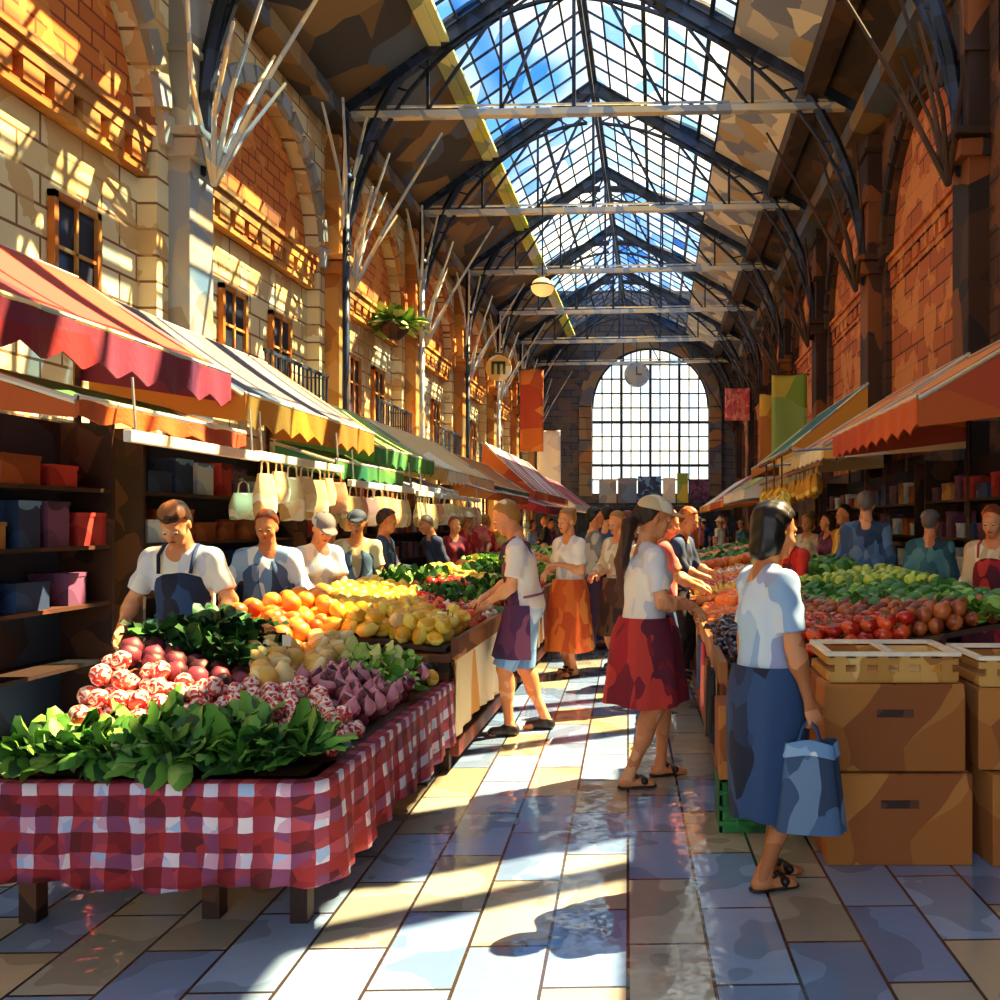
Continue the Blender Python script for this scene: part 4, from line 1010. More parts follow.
# ---------------------------------------------------------------- awnings
def awn(name, cols): return mat(name, cols, 1.1, .75, rnd=.03, stretch=(.6, .6, 1.2))
A = dict(red=awn('red_awning', ['A82430', '8A1E30', 'C8383A', '7A2848']), grey=awn('grey_awning', ['7E889C', '8E8A94', '6C88AC', '74727E']), green=awn('green_awning', ['2E6A3A', '3E8048', '1F5A4A', '5A9440']),
    yel=awn('yellow_valance', ['D89A30', 'C8862A', 'E4B040', 'B87028']), orange=awn('orange_awning', ['D2702A', 'C05A24', 'E48C3C', 'B84A28']), cream=awn('cream_awning', ['F0DCA8', 'F8EDCC', 'E4B860', 'E8C888']),
    lime=awn('lime_awning', ['B8B83A', '8CA83A', 'D8C04A', '9CB860']), wine=awn('wine_awning', ['8A2040', '6E1A38', 'A83250', 'C84A3A']), stripe=mat('striped_awning', ['B82A3A', 'F0E0D0', '9A2038', 'D8A8A0'], 1.6, .7, stretch=(.2, 1.6, .2), warp=.1),
    white=awn('white_valance', ['F4EEDC', 'E8E2D4', 'FFF6DC']))
def awning(label, X0, Z0, X1, Z1, y0, y1, top, val, vd=.24, frame=True, seg=10, end=None, sag=.05):
    sg = 1 if X0 > X1 else -1                                   # which way the front edge faces
    t = thing('awning', label, 'awning', (X0, (y0+y1)/2, 0)); oy = (y0+y1)/2; L_ = y1-y0
    f = lambda u, v: ((X1-X0)*v, y0+L_*u-oy, Z0+(Z1-Z0)*v-sag*math.sin(PI*v)*(.6+.4*math.sin(PI*u*seg/3)**2))
    MB().slab(seg*3, 6, f, .02).build('canopy', A[top], t, True)
    n = max(4, int(L_/.35)); per = 6
    vb = MB()
    def g(u, v):
        k = abs(math.sin(PI*u*n)); return (sg*(.015+.02*v*math.sin(PI*u*n*2)), y0+L_*u-oy, Z0+.01-(vd*(.75+.25*k))*v)
    vb.slab(n*per, 3, g, (-sg*.012, 0, 0)); vb.build('valance', A[val], t)
    fr = MB(); fr.tube([(0, y0-oy, Z0), (0, y1-oy, Z0)], .022, 6); fr.tube([((X1-X0), y0-oy, Z1-.02), ((X1-X0), y1-oy, Z1-.02)], .022, 6)
    for yy in (y0, y1): fr.tube([(0, yy-oy, Z0-.02), (X1-X0, yy-oy, Z1-.03)], .02, 6)
    fr.build('frame', M_pale, t)
    for yy in (y0, y1):
        e = MB(); e.add([(0, yy-oy, Z0), (X1-X0, yy-oy, Z1), (X1-X0, yy-oy, Z0-.05), (0, yy-oy, Z0-vd*.8)], [(0, 1, 2, 3)]); e.add([(0, yy-oy+.01, Z0), (X1-X0, yy-oy+.01, Z1), (X1-X0, yy-oy+.01, Z0-.05), (0, yy-oy+.01, Z0-vd*.8)], [(3, 2, 1, 0)])
        e.build('end_flap', A[end or val], t)
    if frame:
        for yy in (y0+.03, y1-.03): MB().tube([(X1-X0*1.0+sg*.02, yy-oy, 0), (X1-X0+sg*.02, yy-oy, Z1-.02)], .03, 6).build('post', M_dkwood, t)
    return t
awning('dark red awning at the left edge', -3.5, 2.82, -4.75, 3.62, 4.6, 7.4, 'wine', 'red', .30, end='red')
awning('blue grey awning with ochre scalloped valance', -3.45, 2.68, -4.75, 3.55, 7.55, 11.0, 'grey', 'yel', .30, end='yel')
awning('lime and yellow awning beyond the ochre valance', -3.5, 2.55, -4.7, 3.3, 11.2, 14.2, 'lime', 'green', .26)
awning('cream and orange awning further along the left row', -3.5, 2.48, -4.7, 3.3, 14.5, 19.5, 'cream', 'cream', .26)
awning('green edged yellow awning before the striped one', -3.5, 2.40, -4.7, 3.2, 19.9, 25.0, 'yel', 'green', .3)
awning('red and white striped awning far down the left row', -3.4, 2.5, -4.9, 3.9, 25.5, 35.0, 'stripe', 'orange', .3)
awning('wine red awning at the end of the left row', -3.2, 2.3, -4.9, 3.6, 36, 46, 'wine', 'white', .3)
# lower small awnings hung below
awning('small dark green awning with orange strip at the left edge', -3.15, 2.28, -3.75, 2.48, 4.9, 6.9, 'green', 'orange', .14, False)
awning('small green awning below the ochre valance', -3.2, 2.22, -3.8, 2.42, 9.0, 11.4, 'green', 'green', .2, False)
awning('small cream awning above the hanging bags', -3.2, 2.08, -3.8, 2.3, 11.8, 14.6, 'grey', 'white', .13, False)
awning('small orange awning above the far left table', -2.9, 2.15, -3.7, 2.4, 16.5, 20.5, 'orange', 'orange', .2, False)
awning('small bright red awning near the aisle crowd', -2.6, 2.0, -3.5, 2.3, 21.5, 27, 'red', 'red', .25, False)
# right row
awning('rust orange awning at the right edge', 2.05, 2.58, 3.6, 3.5, 7.0, 10.3, 'orange', 'orange', .30)
awning('burnt orange awning with pale valance above the blue grey jacket', 2.0, 2.52, 3.7, 3.6, 10.6, 14.4, 'orange', 'cream', .22)
awning('dark green awning in the right row', 2.1, 2.75, 3.5, 3.9, 14.8, 19.5, 'green', 'yel', .25)
awning('pale grey and lime awning in the right row', 2.0, 2.35, 3.7, 3.4, 20, 26, 'lime', 'white', .3)
awning('wine red awning far down the right row', 2.1, 2.3, 3.8, 3.5, 27, 34, 'wine', 'orange', .3)
awning('pale awning at the end of the right row', 2.2, 2.3, 3.9, 3.5, 35, 44, 'white', 'yel', .3)
awning('grey upper awning on the right wall', 3.9, 3.15, 5.2, 4.3, 8.5, 13.0, 'grey', 'white', .2)
awning('blue upper awning on the right wall', 3.9, 3.4, 5.2, 4.3, 18.5, 24.0, 'grey', 'grey', .3)

# white boards (rails) beneath the awnings
for y0, y1, z, x, lb in ((5.2, 6.9, 2.10, -3.05, 'white rail board under the small dark green awning'), (7.0, 8.9, 2.12, -3.1, 'white rail board above the nearest hanging bags'), (9.2, 11.6, 2.0, -3.12, 'white rail board under the small green awning'), (11.8, 16.0, 1.98, -3.12, 'long white rail board over the far hanging bags')):
    o = thing('rail_board', lb, 'rail', (x, (y0+y1)/2, z)); MB().box((0, 0, 0), (.05, y1-y0, .07)).build('board', M_white, o, bevel=.006)
    h = MB()
    for q in (-1, 1): h.tube([(0, q*(y1-y0)*.45, .03), (-.02, q*(y1-y0)*.45, .35)], .008, 5)
    h.build('hanger', M_steel, o)

# bags hanging from the rails
M_bag = mat('bag_cotton', ['EAD8A8', 'DCC48C', 'F4E8CA', 'C8A468'], 7, .85, rnd=.14, bump=.2); M_bag2 = mat('bag_blush', ['E0A888', 'D49078', 'ECC4A4', 'C07A6A'], 7, .85, rnd=.12, bump=.2); M_bag3 = mat('bag_sage', ['C8C8A0', 'A8B48C', 'E0DCC0', '8C9870'], 7, .85, rnd=.12)
def bag_proto(m, w=.24, h=.30):
    t = thing('cloth_bag', 'x', 'bag', (0, 0, 0)); mb = MB()
    def f(u, v):
        a = 2*PI*u; k = math.sin(PI*min(1, .12+v*.95)); rx = (w/2)*(.72+.28*math.sin(PI*(1-v)*.62))*1.0; ry = .02+.035*k
        c, s_ = math.cos(a), math.sin(a); d = (abs(c)**4+abs(s_)**4)**.25; return (ry*s_/d, rx*c/d*(1+.04*math.sin(3*a)), -.10-h*(1-v)+.012*math.sin(2*a)*(1-v))
    mb.grid(20, 7, f); mb.add([f(k/20, 0) for k in range(20)], [tuple(range(20))[::-1]]); mb.add([f(k/20, 1) for k in range(20)], [tuple(range(20))])
    mb.build('body', m, t, True); hd = MB(); hd.tube([(0, -w*.2, -.11), (0, -w*.16, -.03), (0, 0, 0), (0, w*.16, -.03), (0, w*.2, -.11)], .008, 5); hd.build('handle', m, t, True); return t
M_bag4 = mat('bag_yellow', ['E8B43C', 'D89428', 'F2CC60', 'C87A20'], 6, .8, rnd=.15)
protos = [(bag_proto(M_bag4, .24, .26), 'yellow'), (bag_proto(M_bag), 'cream'), (bag_proto(M_bag2, .2, .26), 'blush'), (bag_proto(M_bag3, .26, .2), 'sage')]
protos = protos[1:]+protos[:1]; used_p = [False]*4; QB = random.Random(3)
def hang(k, x, y, z, rail):
    p, cn_ = protos[k]; lb = '%s cloth bag in the row %s' % (cn_, rail); g = '%s cloth bags hanging %s' % (cn_, rail)
    if not used_p[k]: used_p[k] = True; c = p; c.location = (x, y, z); c['label'] = lb; c['group'] = g
    else: c = dup(p, (x, y, z), label=lb, group=g)
    c.rotation_euler = (0, 0, QB.uniform(-1.0, .2)); c.scale = (1, QB.uniform(.85, 1.15), QB.uniform(.85, 1.2))
y = 7.15; 
while y < 8.9: hang(QB.choice([0, 0, 1]), -3.1, y, 2.10, 'on the nearest rail'); y += .27
y = 9.3
while y < 11.5: hang(QB.choice([0, 0, 1]), -3.12, y, 1.98, 'on the rail under the small green awning'); y += .28
y = 11.9
while y < 16: hang(QB.choice([0, 0, 0, 1]), -3.12, y, 1.96, 'on the long far rail'); y += .32
y = 11.0
while y < 16.6: hang(3, 1.98, y, 2.28, 'under the right awnings'); y += .34
y = 8.2
while y < 11.0: hang(2 if QB.random() < .7 else 0, -3.75, y, 1.98, 'at the back of the stall'); y += .33
o = thing('rail_board', 'long thin rail carrying the yellow bags under the right awnings', 'rail', (1.98, 13.8, 2.3)); MB().box((0, 0, 0), (.04, 6.2, .04)).build('board', M_wood, o)
o = thing('rail_board', 'dark rail at the back carrying the sage bags', 'rail', (-3.75, 9.6, 2.0)); MB().box((0, 0, 0), (.04, 3.1, .05)).build('board', M_dkwood, o)

# stall back walls: shelf units with boxes on them
M_back = mat('stall_back', ['2A2A34', '1E2430', '3A2A2A', '24201E', '2E3A50'], 2, .8)
BC = [mat('box_blue', ['2E4A78', '24365A', '6A94C4'], 5, .6), mat('box_plum', ['5E3A5A', '7A4A6E', '3E2844'], 5, .6), mat('box_rust', ['A85A2C', '8A4422', 'C8783A'], 5, .6), mat('box_sky', ['A8C4E0', 'D8E4EC', '7C9CC4'], 5, .6), mat('box_tan', ['C89A5C', 'A87A40', 'E0BC80'], 5, .6), mat('box_red', ['A8282A', 'C8403A', '7A1C20'], 5, .6)]
BN = ['dark blue', 'plum', 'rust', 'pale blue', 'tan', 'red']
QS = random.Random(5); usedb = set()
def box_thing(x, y, z, w, d, h, k, where):
    m = MB(); m.box((0, 0, h/2-.01), (w, d, h-.02)); t = thing('goods_box', '%s goods box on the shelf %s' % (BN[k], where), 'box', (x, y, z), 0, '%s boxes %s' % (BN[k], where))
    m.build('body', BC[k], t); MB().box((0, 0, h-.015), (w+.012, d+.012, .03)).build('lid', BC[k], t)
for n, (x, y0, y1, lb) in enumerate(((-4.6, 5.0, 7.3, 'behind the vendor in navy apron'), (-4.6, 7.7, 10.9, 'behind the hanging bags'), (-4.6, 11.3, 14.2, 'behind the man in navy jacket'), (-4.6, 14.6, 19.3, 'at the far left stall'), (3.75, 8.0, 11.8, 'of the near right stall'), (3.8, 12.4, 18.8, 'of the middle right stall'))):
    L_ = y1-y0; t = thing('shelf_unit', 'dark shelf unit '+lb, 'shelf', (x, (y0+y1)/2, 0)); sg = 1 if x < 0 else -1
    MB().box((-sg*.22, 0, 1.2), (.05, L_, 2.4)).build('back_panel', M_back, t)
    for z in (.5, .95, 1.4, 1.85): MB().box((0, 0, z), (.42, L_-.06, .03)).build('shelf', M_dkwood, t)
    for q in (-1, 1): MB().box((0, q*(L_/2-.02), 1.2), (.44, .04, 2.4)).build('upright', M_dkwood, t)
    for z in (.95, 1.4, 1.85):
        y = y0+.15
        while y < y1-.4:
            w_ = QS.uniform(.22, .42); box_thing(x+sg*.02, y+w_/2, z+.016, .3, w_-.03, QS.uniform(.16, .34), QS.randrange(6), lb); y += w_+QS.uniform(.02, .2)

# ---------------------------------------------------------------- higher things on the walls
def lamp(label, x, y, z, r=.28, m='F2C46A', on=3):
    t = thing('globe_lamp', label, 'lamp', (x, y, z)); e = bpy.data.materials.new('lamp_glass'); e.use_nodes = True; b = e.node_tree.nodes['Principled BSDF']
    b.inputs['Base Color'].default_value = lin('F6E2B0'); b.inputs['Emission Color'].default_value = lin(m); b.inputs['Emission Strength'].default_value = on; b.inputs['Roughness'].default_value = .3
    MB().ball((0, 0, 0), (r, r, r*.8), 14, 10).build('globe', e, t, True); MB().tube([(0, 0, r*.7), (0, 0, 3.2)], .025, 6).build('stem', M_navy, t)
    MB().lathe([(r*1.15, 0), (r*.95, .06), (.06, r*.9)], (0, 0, r*.05), 14).build('shade', M_navy, t, True)
lamp('glowing globe lamp hanging by the left roof struts', -3.5, 28, 8.9, .36, on=.7)
def clock():
    t = thing('clock', 'round dark clock hanging before the arched window', 'clock', (-1.15, YE-1.2, 10.9))
    MB().tube([(0, .12, 0), (0, -.12, 0)], .8, 28).build('case', M_steel, t, bevel=.02); MB().tube([(0, -.12, 0), (0, -.15, 0)], .66, 28).build('dial', M_grey, t)
    h = MB(); h.box((0, -.17, .22), (.07, .02, .5)); h.box((.16, -.17, 0), (.34, .02, .07)); h.build('hand', M_navy, t)
    MB().tube([(0, 0, .78), (0, 0, 3.1)], .04, 6).build('hanger', M_navy, t)
clock()
def banner(label, x, y, z, w, h, m, ax='y'):
    t = thing('banner', label, 'banner', (x, y, z)); mb = MB(); ph = R.uniform(0, 6)
    if ax == 'y': mb.slab(8, 10, lambda u, v: (.04*math.sin(6*u+4*v+ph), (u-.5)*w, -h*(1-v)), (.01, 0, 0))
    else: mb.slab(8, 10, lambda u, v: ((u-.5)*w, .04*math.sin(6*u+4*v+ph), -h*(1-v)), (0, .01, 0))
    mb.build('cloth', m, t, True); r = MB(); d = (0, w/2+.08, 0) if ax == 'y' else (w/2+.08, 0, 0)
    r.tube([[-q for q in d[:2]]+[0], d], .03, 6); r.build('pole', M_dkwood, t); return t
banner('lime green banner hanging on the right wall', 4.55, 30.5, 6.6, 1.2, 3.4, A['lime'], 'x')
banner('yellow banner beside the lime green one', 3.95, 31.0, 6.0, .7, 2.6, A['yel'], 'x')
banner('white and grey banner on the left wall near the end', -5.9, 50.0, 6.7, 1.3, 4.0, A['white'], 'x')
banner('orange banner on the left wall between iron posts', -6.3, 46.0, 9.4, 1.2, 4.2, A['orange'], 'x')
banner('pink pennant high on the right wall', 4.3, 47, 8.6, 1.3, 1.7, CL['pink'], 'x')
def sign(label, x, y, z):
    t = thing('round_sign', label, 'sign', (x, y, z)); MB().tube([(0, .05, 0), (0, -.05, 0)], .55, 24).build('disc', A['cream'], t)
    m_ = MB()
    for k in (-.24, 0, .24): m_.box((k, -.07, -.02), (.11, .04, .5))
    m_.box((0, -.07, .22), (.58, .04, .11)); m_.build('letter_m', A['green'], t); MB().tube([(-1.2, 0, .6), (.2, 0, .6)], .03, 6).build('bracket', M_navy, t)
sign('round cream sign with a green letter m on the left wall', -6.6, 38, 8.1)
# foliage basket
M_leaf = mat('leaf_green', ['3E7A2A', '2A5A22', '5E9A34', '8CBC48', '1E4420'], 5, .6, island=True, rnd=.12)
M_leafd = mat('leaf_dark', ['1F4A22', '2C6228', '143418', '3E7A30', '5C9640'], 5, .5, island=True, rnd=.12)
M_leafm = mat('leaf_mid', ['2C6228', '4E8A34', '1F4A22', '6AA040', '9CC464', '2E5A2C'], 5, .5, island=True, rnd=.12)
M_leafl = mat('leaf_light', ['7CB03C', 'A8CC58', '5A9432', 'D8E08C', '3E7828'], 5, .55, island=True, rnd=.12)
def leaves(mb, n, r, ln, wd, up=.5, cz=0, q=R, droop=.5):
    for i in range(n):
        a = q.uniform(0, 2*PI); tilt = q.uniform(.15, 1)**.8*PI*.5*(1.15-up*.3); d = Vector((math.cos(a)*math.sin(tilt), math.sin(a)*math.sin(tilt), math.cos(tilt)*.8+.15))
        b0 = Vector((math.cos(a)*r*q.random(), math.sin(a)*r*q.random(), cz)); l = ln*q.uniform(.7, 1.15); sd = Vector((-math.sin(a), math.cos(a), 0)); tw = q.uniform(-.5, .5)
        sd = (sd+Vector((0, 0, tw))).normalized(); ph = q.uniform(0, 6)
        def f(u, v):
            wdt = wd*math.sin(PI*(.12+.80*v))**.8; p = b0+d*l*v+Vector((0, 0, -droop*l*v*v*math.sin(tilt))); nn = sd.cross(d)
            return p+sd*(u-.5)*wdt+nn*(abs(u-.5)*.5*wdt+.010*math.sin(9*v+ph+5*u))
        mb.grid(2, 5, f)
b = thing('hanging_basket', 'basket of green leaves fixed high on the left wall', 'plant', (-7.5, 25.9, 7.2)); m_ = MB(); leaves(m_, 60, .35, .8, .34, cz=.1); m_.build('foliage', M_leafl, b); MB().lathe([(.15, -.35), (.4, -.1), (.45, .1)], seg=12).build('basket', M_dkwood, b)

# dark windows with frames in the upper left wall
for i, c in enumerate(MID[1:]):
    for j, yy in enumerate((c-1.1, c+1.1)):
        w_ = struct(bpy.data.objects.new('window_%d' % (2+2*i+j), None)); COL.objects.link(w_); w_.location = (XL-.27, yy, 5.2)
        MB().box((0, 0, 0), (.04, .9, 1.7)).build('pane', M_navy, w_)
        f = MB()
        for q in (-1, 1): f.box((.03, q*.48, 0), (.1, .09, 1.9)); f.box((.03, 0, q*.9), (.1, 1.05, .1))
        f.box((.03, 0, 0), (.06, .05, 1.7)); f.box((.03, 0, .2), (.06, .9, .05)); f.build('window_frame', M_pil, w_)
for i, c in enumerate(MID[2:6]):
    t = thing('balcony', 'dark iron balcony on the %s left arch counted from the front' % ['third', 'fourth', 'fifth', 'sixth'][i], 'balcony', (XL+.1, c, 3.9)); MB().box((.25, 0, 0), (.6, 3.4, .12)).build('slab', M_grey, t)
    r = MB()
    for k in range(15): r.box((.5, -1.6+3.2*k/14, .5), (.035, .035, .95))
    r.box((.5, 0, .97), (.06, 3.3, .06)); r.build('railing', M_navy, t)
# coloured boards and railing under the arched window
for k, (x, w_, z, h, m, lb) in enumerate(((-3.0, 1.1, 3.7, 1.5, M_grey, 'grey panel at the left under the window'), (-1.75, 1.2, 3.7, 1.6, A['grey'], 'pale panel under the window, left of the blue'), (-.35, 1.5, 3.9, 1.5, BC[0], 'blue panel under the middle of the window'), (.9, .8, 3.7, 1.6, A['white'], 'white panel under the window'), (1.75, .7, 3.5, 2.1, A['lime'], 'lime and yellow panel under the window'), (2.8, 1.2, 3.6, 1.6, BC[1], 'plum panel at the right under the window'))):
    t = thing('display_panel', lb, 'panel', (x, YE-.9, 0)); MB().box((0, 0, z+h/2-.9), (w_, .1, h)).build('board', m, t, bevel=.01); MB().box((0, .05, (z-.9)/2), (.12, .1, z-.9)).build('stand', M_navy, t)
t = thing('railing', 'dark iron railing in front of the end wall', 'railing', (WC, YE-2.2, 0)); r = MB()
for k in range(41): r.box((-5+.25*k, 0, 1.35), (.04, .04, 2.7))
r.build('baluster', M_navy, t); MB().box((0, 0, 2.72), (10.2, .14, .12)).box((0, 0, .12), (10.2, .1, .08)).build('rail', M_navy, t)
t = thing('gate_screen', 'dark timber screen closing the far end below the railing', 'screen', (WC, YE-1.6, 0)); MB().box((0, 0, 1.2), (10.0, .1, 2.4)).build('board', M_navy, t)
for q in range(9): MB().box((-4.6+q*1.15, -.08, 1.2), (.12, .08, 2.4)).build('post', M_dkwood, t)
# ---------------------------------------------------------------- fruit and vegetables, every one an object
def pm(n, cols, rough=.35, sc=14, rnd=.16, **k): return mat(n, cols, sc, rough, rnd=rnd, spec=.6, **k)
P_or = pm('orange_peel', ['E8741C', 'D85E14', 'F49030', 'C85210'], .45, 10); P_le = pm('lemon_peel', ['F2CC34', 'E8B020', 'FAE260', 'D8981C'], .4, 10)
P_pe = pm('pear_skin', ['F0D080', 'E4B858', 'F8E6A8', 'D89A40'], .5, 10); P_ap = pm('red_apple', ['B81E22', '941620', 'D84030', '701018'], .3, 10); P_ya = pm('yellow_apple', ['E8C83C', 'D8A82C', 'F4E270', 'B8B834'], .35, 10)
P_on = pm('red_onion', ['7A1E3A', '5C142E', 'A03A54', 'D0889A', '40101F'], .35, 9); P_ra = pm('radish_red', ['D82E38', 'F6EADC', 'E8584E', 'F8EEE4', 'B81C2C', 'F2D0C4'], .35, 22, warp=.8)
P_be = pm('beet_skin', ['5A1A30', '7E2C48', '3E1222', 'A0506A'], .5, 9); P_to = pm('tomato', ['D03018', 'B82214', 'E85A28', '8A1810'], .25, 9); P_pp = pm('pepper_red', ['D8301C', 'B81E18', 'EE6438', 'F0A060'], .25, 8)
P_mu = pm('white_bulb', ['F6EBD0', 'E8CFA8', 'FFF8EA', 'D8A888'], .5, 14); P_eg = pm('eggplant', ['2A1E38', '1C1628', '463A5E', '101018'], .2, 8); P_li = pm('lime_peel', ['8CB83A', 'B8D04A', '5E9430', 'DCE068'], .4, 8)
P_br = pm('brown_fruit', ['9A4A20', '7E3618', 'B86430', '5E2412'], .4, 9); P_ca = pm('carrot_skin', ['E87A2C', 'D2601C', 'F4A050', 'F8C88C'], .5, 12); P_st = mat('stalk', ['5A7A30', '3E5A24'], 8, .7)
P_gr = pm('cabbage_leaf', ['5E9A38', '8CBC50', '3E7A2C', 'C4DC8C'], .5, 6); P_pu = pm('green_melon', ['3E7A34', '2C5E2A', '7CAC48', 'B8CC6C'], .4, 5)

def mk(name, fn, m, sub=None, subm=None, smooth=True):
    mb = MB(); fn(mb); me = mb.mesh(name, m, smooth); sm = None
    if sub: s_ = MB(); sub(s_); sm = s_.mesh(sub.__name__, subm or P_st, True)
    return name, me, sm, (sub.__name__ if sub else None)
def stem(b): b.tube([(0, 0, .04), (.003, 0, .066)], [.005, .003], 5)
def leaf_tuft(b):
    q = random.Random(2)
    leaves(b, 5, .005, .10, .035, cz=.03, q=q)
def green_stem(b): b.tube([(0, 0, .05), (.006, .004, .085)], [.010, .006], 6)
def calyx(b):
    for k in range(5): a = k*1.257; b.add([(0, 0, .048), (.022*math.cos(a-.3), .022*math.sin(a-.3), .046), (.034*math.cos(a), .034*math.sin(a), .040), (.022*math.cos(a+.3), .022*math.sin(a+.3), .046)], [(0, 1, 2, 3)])
K = {}
K['orange'] = mk('orange', lambda b: b.lathe([(.006, -.052), (.03, -.045), (.05, -.02), (.055, .004), (.048, .028), (.03, .045), (.008, .050), (.003, .047)], seg=12), P_or)
K['lemon'] = mk('lemon', lambda b: b.lathe([(.004, -.058), (.012, -.052), (.034, -.036), (.044, 0), (.034, .036), (.012, .052), (.004, .060)], seg=10), P_le)
K['pear'] = mk('pear', lambda b: b.lathe([(.006, -.05), (.036, -.042), (.05, -.014), (.044, .014), (.026, .045), (.018, .062), (.004, .070)], seg=10), P_pe, stem)
K['yellow_apple'] = mk('yellow_apple', lambda b: b.lathe([(.008, -.042), (.034, -.044), (.05, -.012), (.05, .012), (.036, .038), (.014, .042), (.004, .034)], seg=10), P_ya, stem)
K['red_onion'] = mk('red_onion', lambda b: b.lathe([(.006, -.044), (.03, -.040), (.048, -.012), (.046, .012), (.024, .036), (.008, .052), (.004, .066)], seg=10), P_on)
K['radish'] = mk('radish', lambda b: b.lathe([(.001, -.07), (.006, -.05), (.026, -.036), (.04, -.008), (.036, .018), (.016, .034), (.005, .038)], seg=9), P_ra)
K['beetroot'] = mk('beetroot', lambda b: b.lathe([(.002, -.085), (.010, -.058), (.036, -.04), (.054, -.006), (.046, .026), (.02, .044), (.008, .052)], seg=10), P_be)
K['tomato'] = mk('tomato', lambda b: b.lathe([(.01, -.038), (.036, -.034), (.052, -.006), (.050, .014), (.034, .034), (.012, .036), (.004, .032)], seg=12, wob=.05), P_to, calyx)
K['red_pepper'] = mk('red_pepper', lambda b: b.lathe([(.008, -.062), (.026, -.058), (.040, -.02), (.046, .02), (.040, .046), (.016, .052), (.004, .046)], seg=12, wob=.12, lobes=4), P_pp, green_stem)
K['white_bulb'] = mk('white_bulb', lambda b: b.lathe([(.006, -.04), (.034, -.034), (.05, -.006), (.044, .014), (.018, .036), (.006, .06)], seg=10), P_mu)
K['eggplant'] = mk('eggplant', lambda b: b.lathe([(.006, -.11), (.034, -.10), (.048, -.05), (.038, .01), (.024, .06), (.012, .078)], seg=10), P_eg, green_stem)
K['lime'] = mk('lime', lambda b: b.lathe([(.005, -.05), (.034, -.036), (.046, 0), (.034, .036), (.005, .05)], seg=10), P_li)
K['plum'] = mk('plum', lambda b: b.lathe([(.006, -.045), (.034, -.034), (.046, 0), (.036, .03), (.008, .042)], seg=9), P_br)
K['carrot'] = mk('carrot', lambda b: b.lathe([(.002, -.10), (.012, -.05), (.022, .02), (.026, .055), (.014, .066), (.004, .066)], seg=8), P_ca)
def cab(b):
    q = random.Random(8); b.ball((0, 0, .02), .075, 10, 8); leaves(b, 14, .05, .13, .13, cz=-.03, q=q, droop=.1)
K['cabbage'] = mk('cabbage', cab, P_gr)
K['melon'] = mk('melon', lambda b: b.ball((0, 0, 0), (.09, .075, .075), 12, 8), P_pu)
def lettuce(seed, n=26, ln=.22, wd=.11, r=.06):
    def f(b): leaves(b, n, r, ln, wd, cz=-.03, q=random.Random(seed), droop=.35)
    return f
K['lettuce'] = mk('leafy_bunch', lettuce(1, 34, .22, .10), M_leafm); K['lettuce2'] = mk('leafy_bunch', lettuce(5, 30, .24), M_leaf)
K['spinach'] = mk('spinach_bunch', lettuce(9, 24, .16, .09), M_leafd); K['romaine'] = mk('green_lettuce', lettuce(13, 24, .15, .09), M_leaf); K['endive'] = mk('pale_lettuce', lettuce(17, 24, .14, .08), M_leafl)
COUNT = {}; FIRSTK = {}
def put(kind, p, rot_=None, sc=1, label='', cat='', group=''):
    nm, me, sm, sn = K[kind]
    o = link(nm, me); o.location = p; o.rotation_euler = rot_ if rot_ else (QP.uniform(-.5, .5), QP.uniform(-.5, .5), QP.uniform(0, 6.28)); o.scale = (sc,)*3
    tag(o, label, cat, group); COUNT[group] = COUNT.get(group, 0)+1
    if sm and p[1] < 8.6: link(sn, sm, o)
QP = random.Random(21)
ROUND = dict(orange=.052, lemon=.044, pear=.05, yellow_apple=.048, red_onion=.045, radish=.038, beetroot=.05, tomato=.046, red_pepper=.048, white_bulb=.046, eggplant=.046, lime=.046, plum=.044, carrot=.026, melon=.075, cabbage=.075)
LEAFY = dict(lettuce=.105, lettuce2=.13, spinach=.10, romaine=.10, endive=.10)
def fill(zone, S, x0, x1, y0, y1, specs):
    """specs: kind -> (label, category, group, scale, layers)"""
    for kind, (lab, cat, grp, sc, layers) in specs.items():
        base = kind.split('#')[0]; r = (ROUND.get(base) or LEAFY[base])*sc; leafy = base in LEAFY
        st = 2*r*(1.06 if not leafy else .82)
        for lay in range(layers):
            y = y0+r+lay*r*.6; row = 0
            while y < y1-r:
                x = x0+r+(row % 2)*st/2+lay*r*.7
                while x < x1-r:
                    jx, jy = x+QP.uniform(-.2, .2)*r, y+QP.uniform(-.2, .2)*r
                    z = S(jx, jy)+r*.92+lay*r*1.45
                    px, py = proj(jx, jy, z-lay*r*1.45)
                    if zone(px, py, jx, jy, lay) == kind:
                        if not (lay and QP.random() < .22):
                            if base in ('eggplant', 'carrot'): ro = (PI/2+QP.uniform(-.3, .3), QP.uniform(-.3, .3), QP.uniform(0, 6.28))
                            elif base in ('lemon', 'lime', 'pear', 'red_pepper'): ro = (QP.uniform(0, 1.6), QP.uniform(0, 1.2), QP.uniform(0, 6.28))
                            elif leafy: ro = (QP.uniform(-.35, .35), QP.uniform(-.35, .35), QP.uniform(0, 6.28))
                            else: ro = None
                            put(base, (jx, jy, z+(.02 if leafy else 0)), ro, sc*QP.uniform(.9, 1.1), lab, cat, grp)
                    x += st
                y += st*.87; row += 1
def inp(px, py, poly):
    c = False; n = len(poly)
    for i in range(n):
        (xa, ya), (xb, yb) = poly[i], poly[(i+1) % n]
        if (ya > py) != (yb > py) and px < (xb-xa)*(py-ya)/(yb-ya)+xa: c = not c
    return c
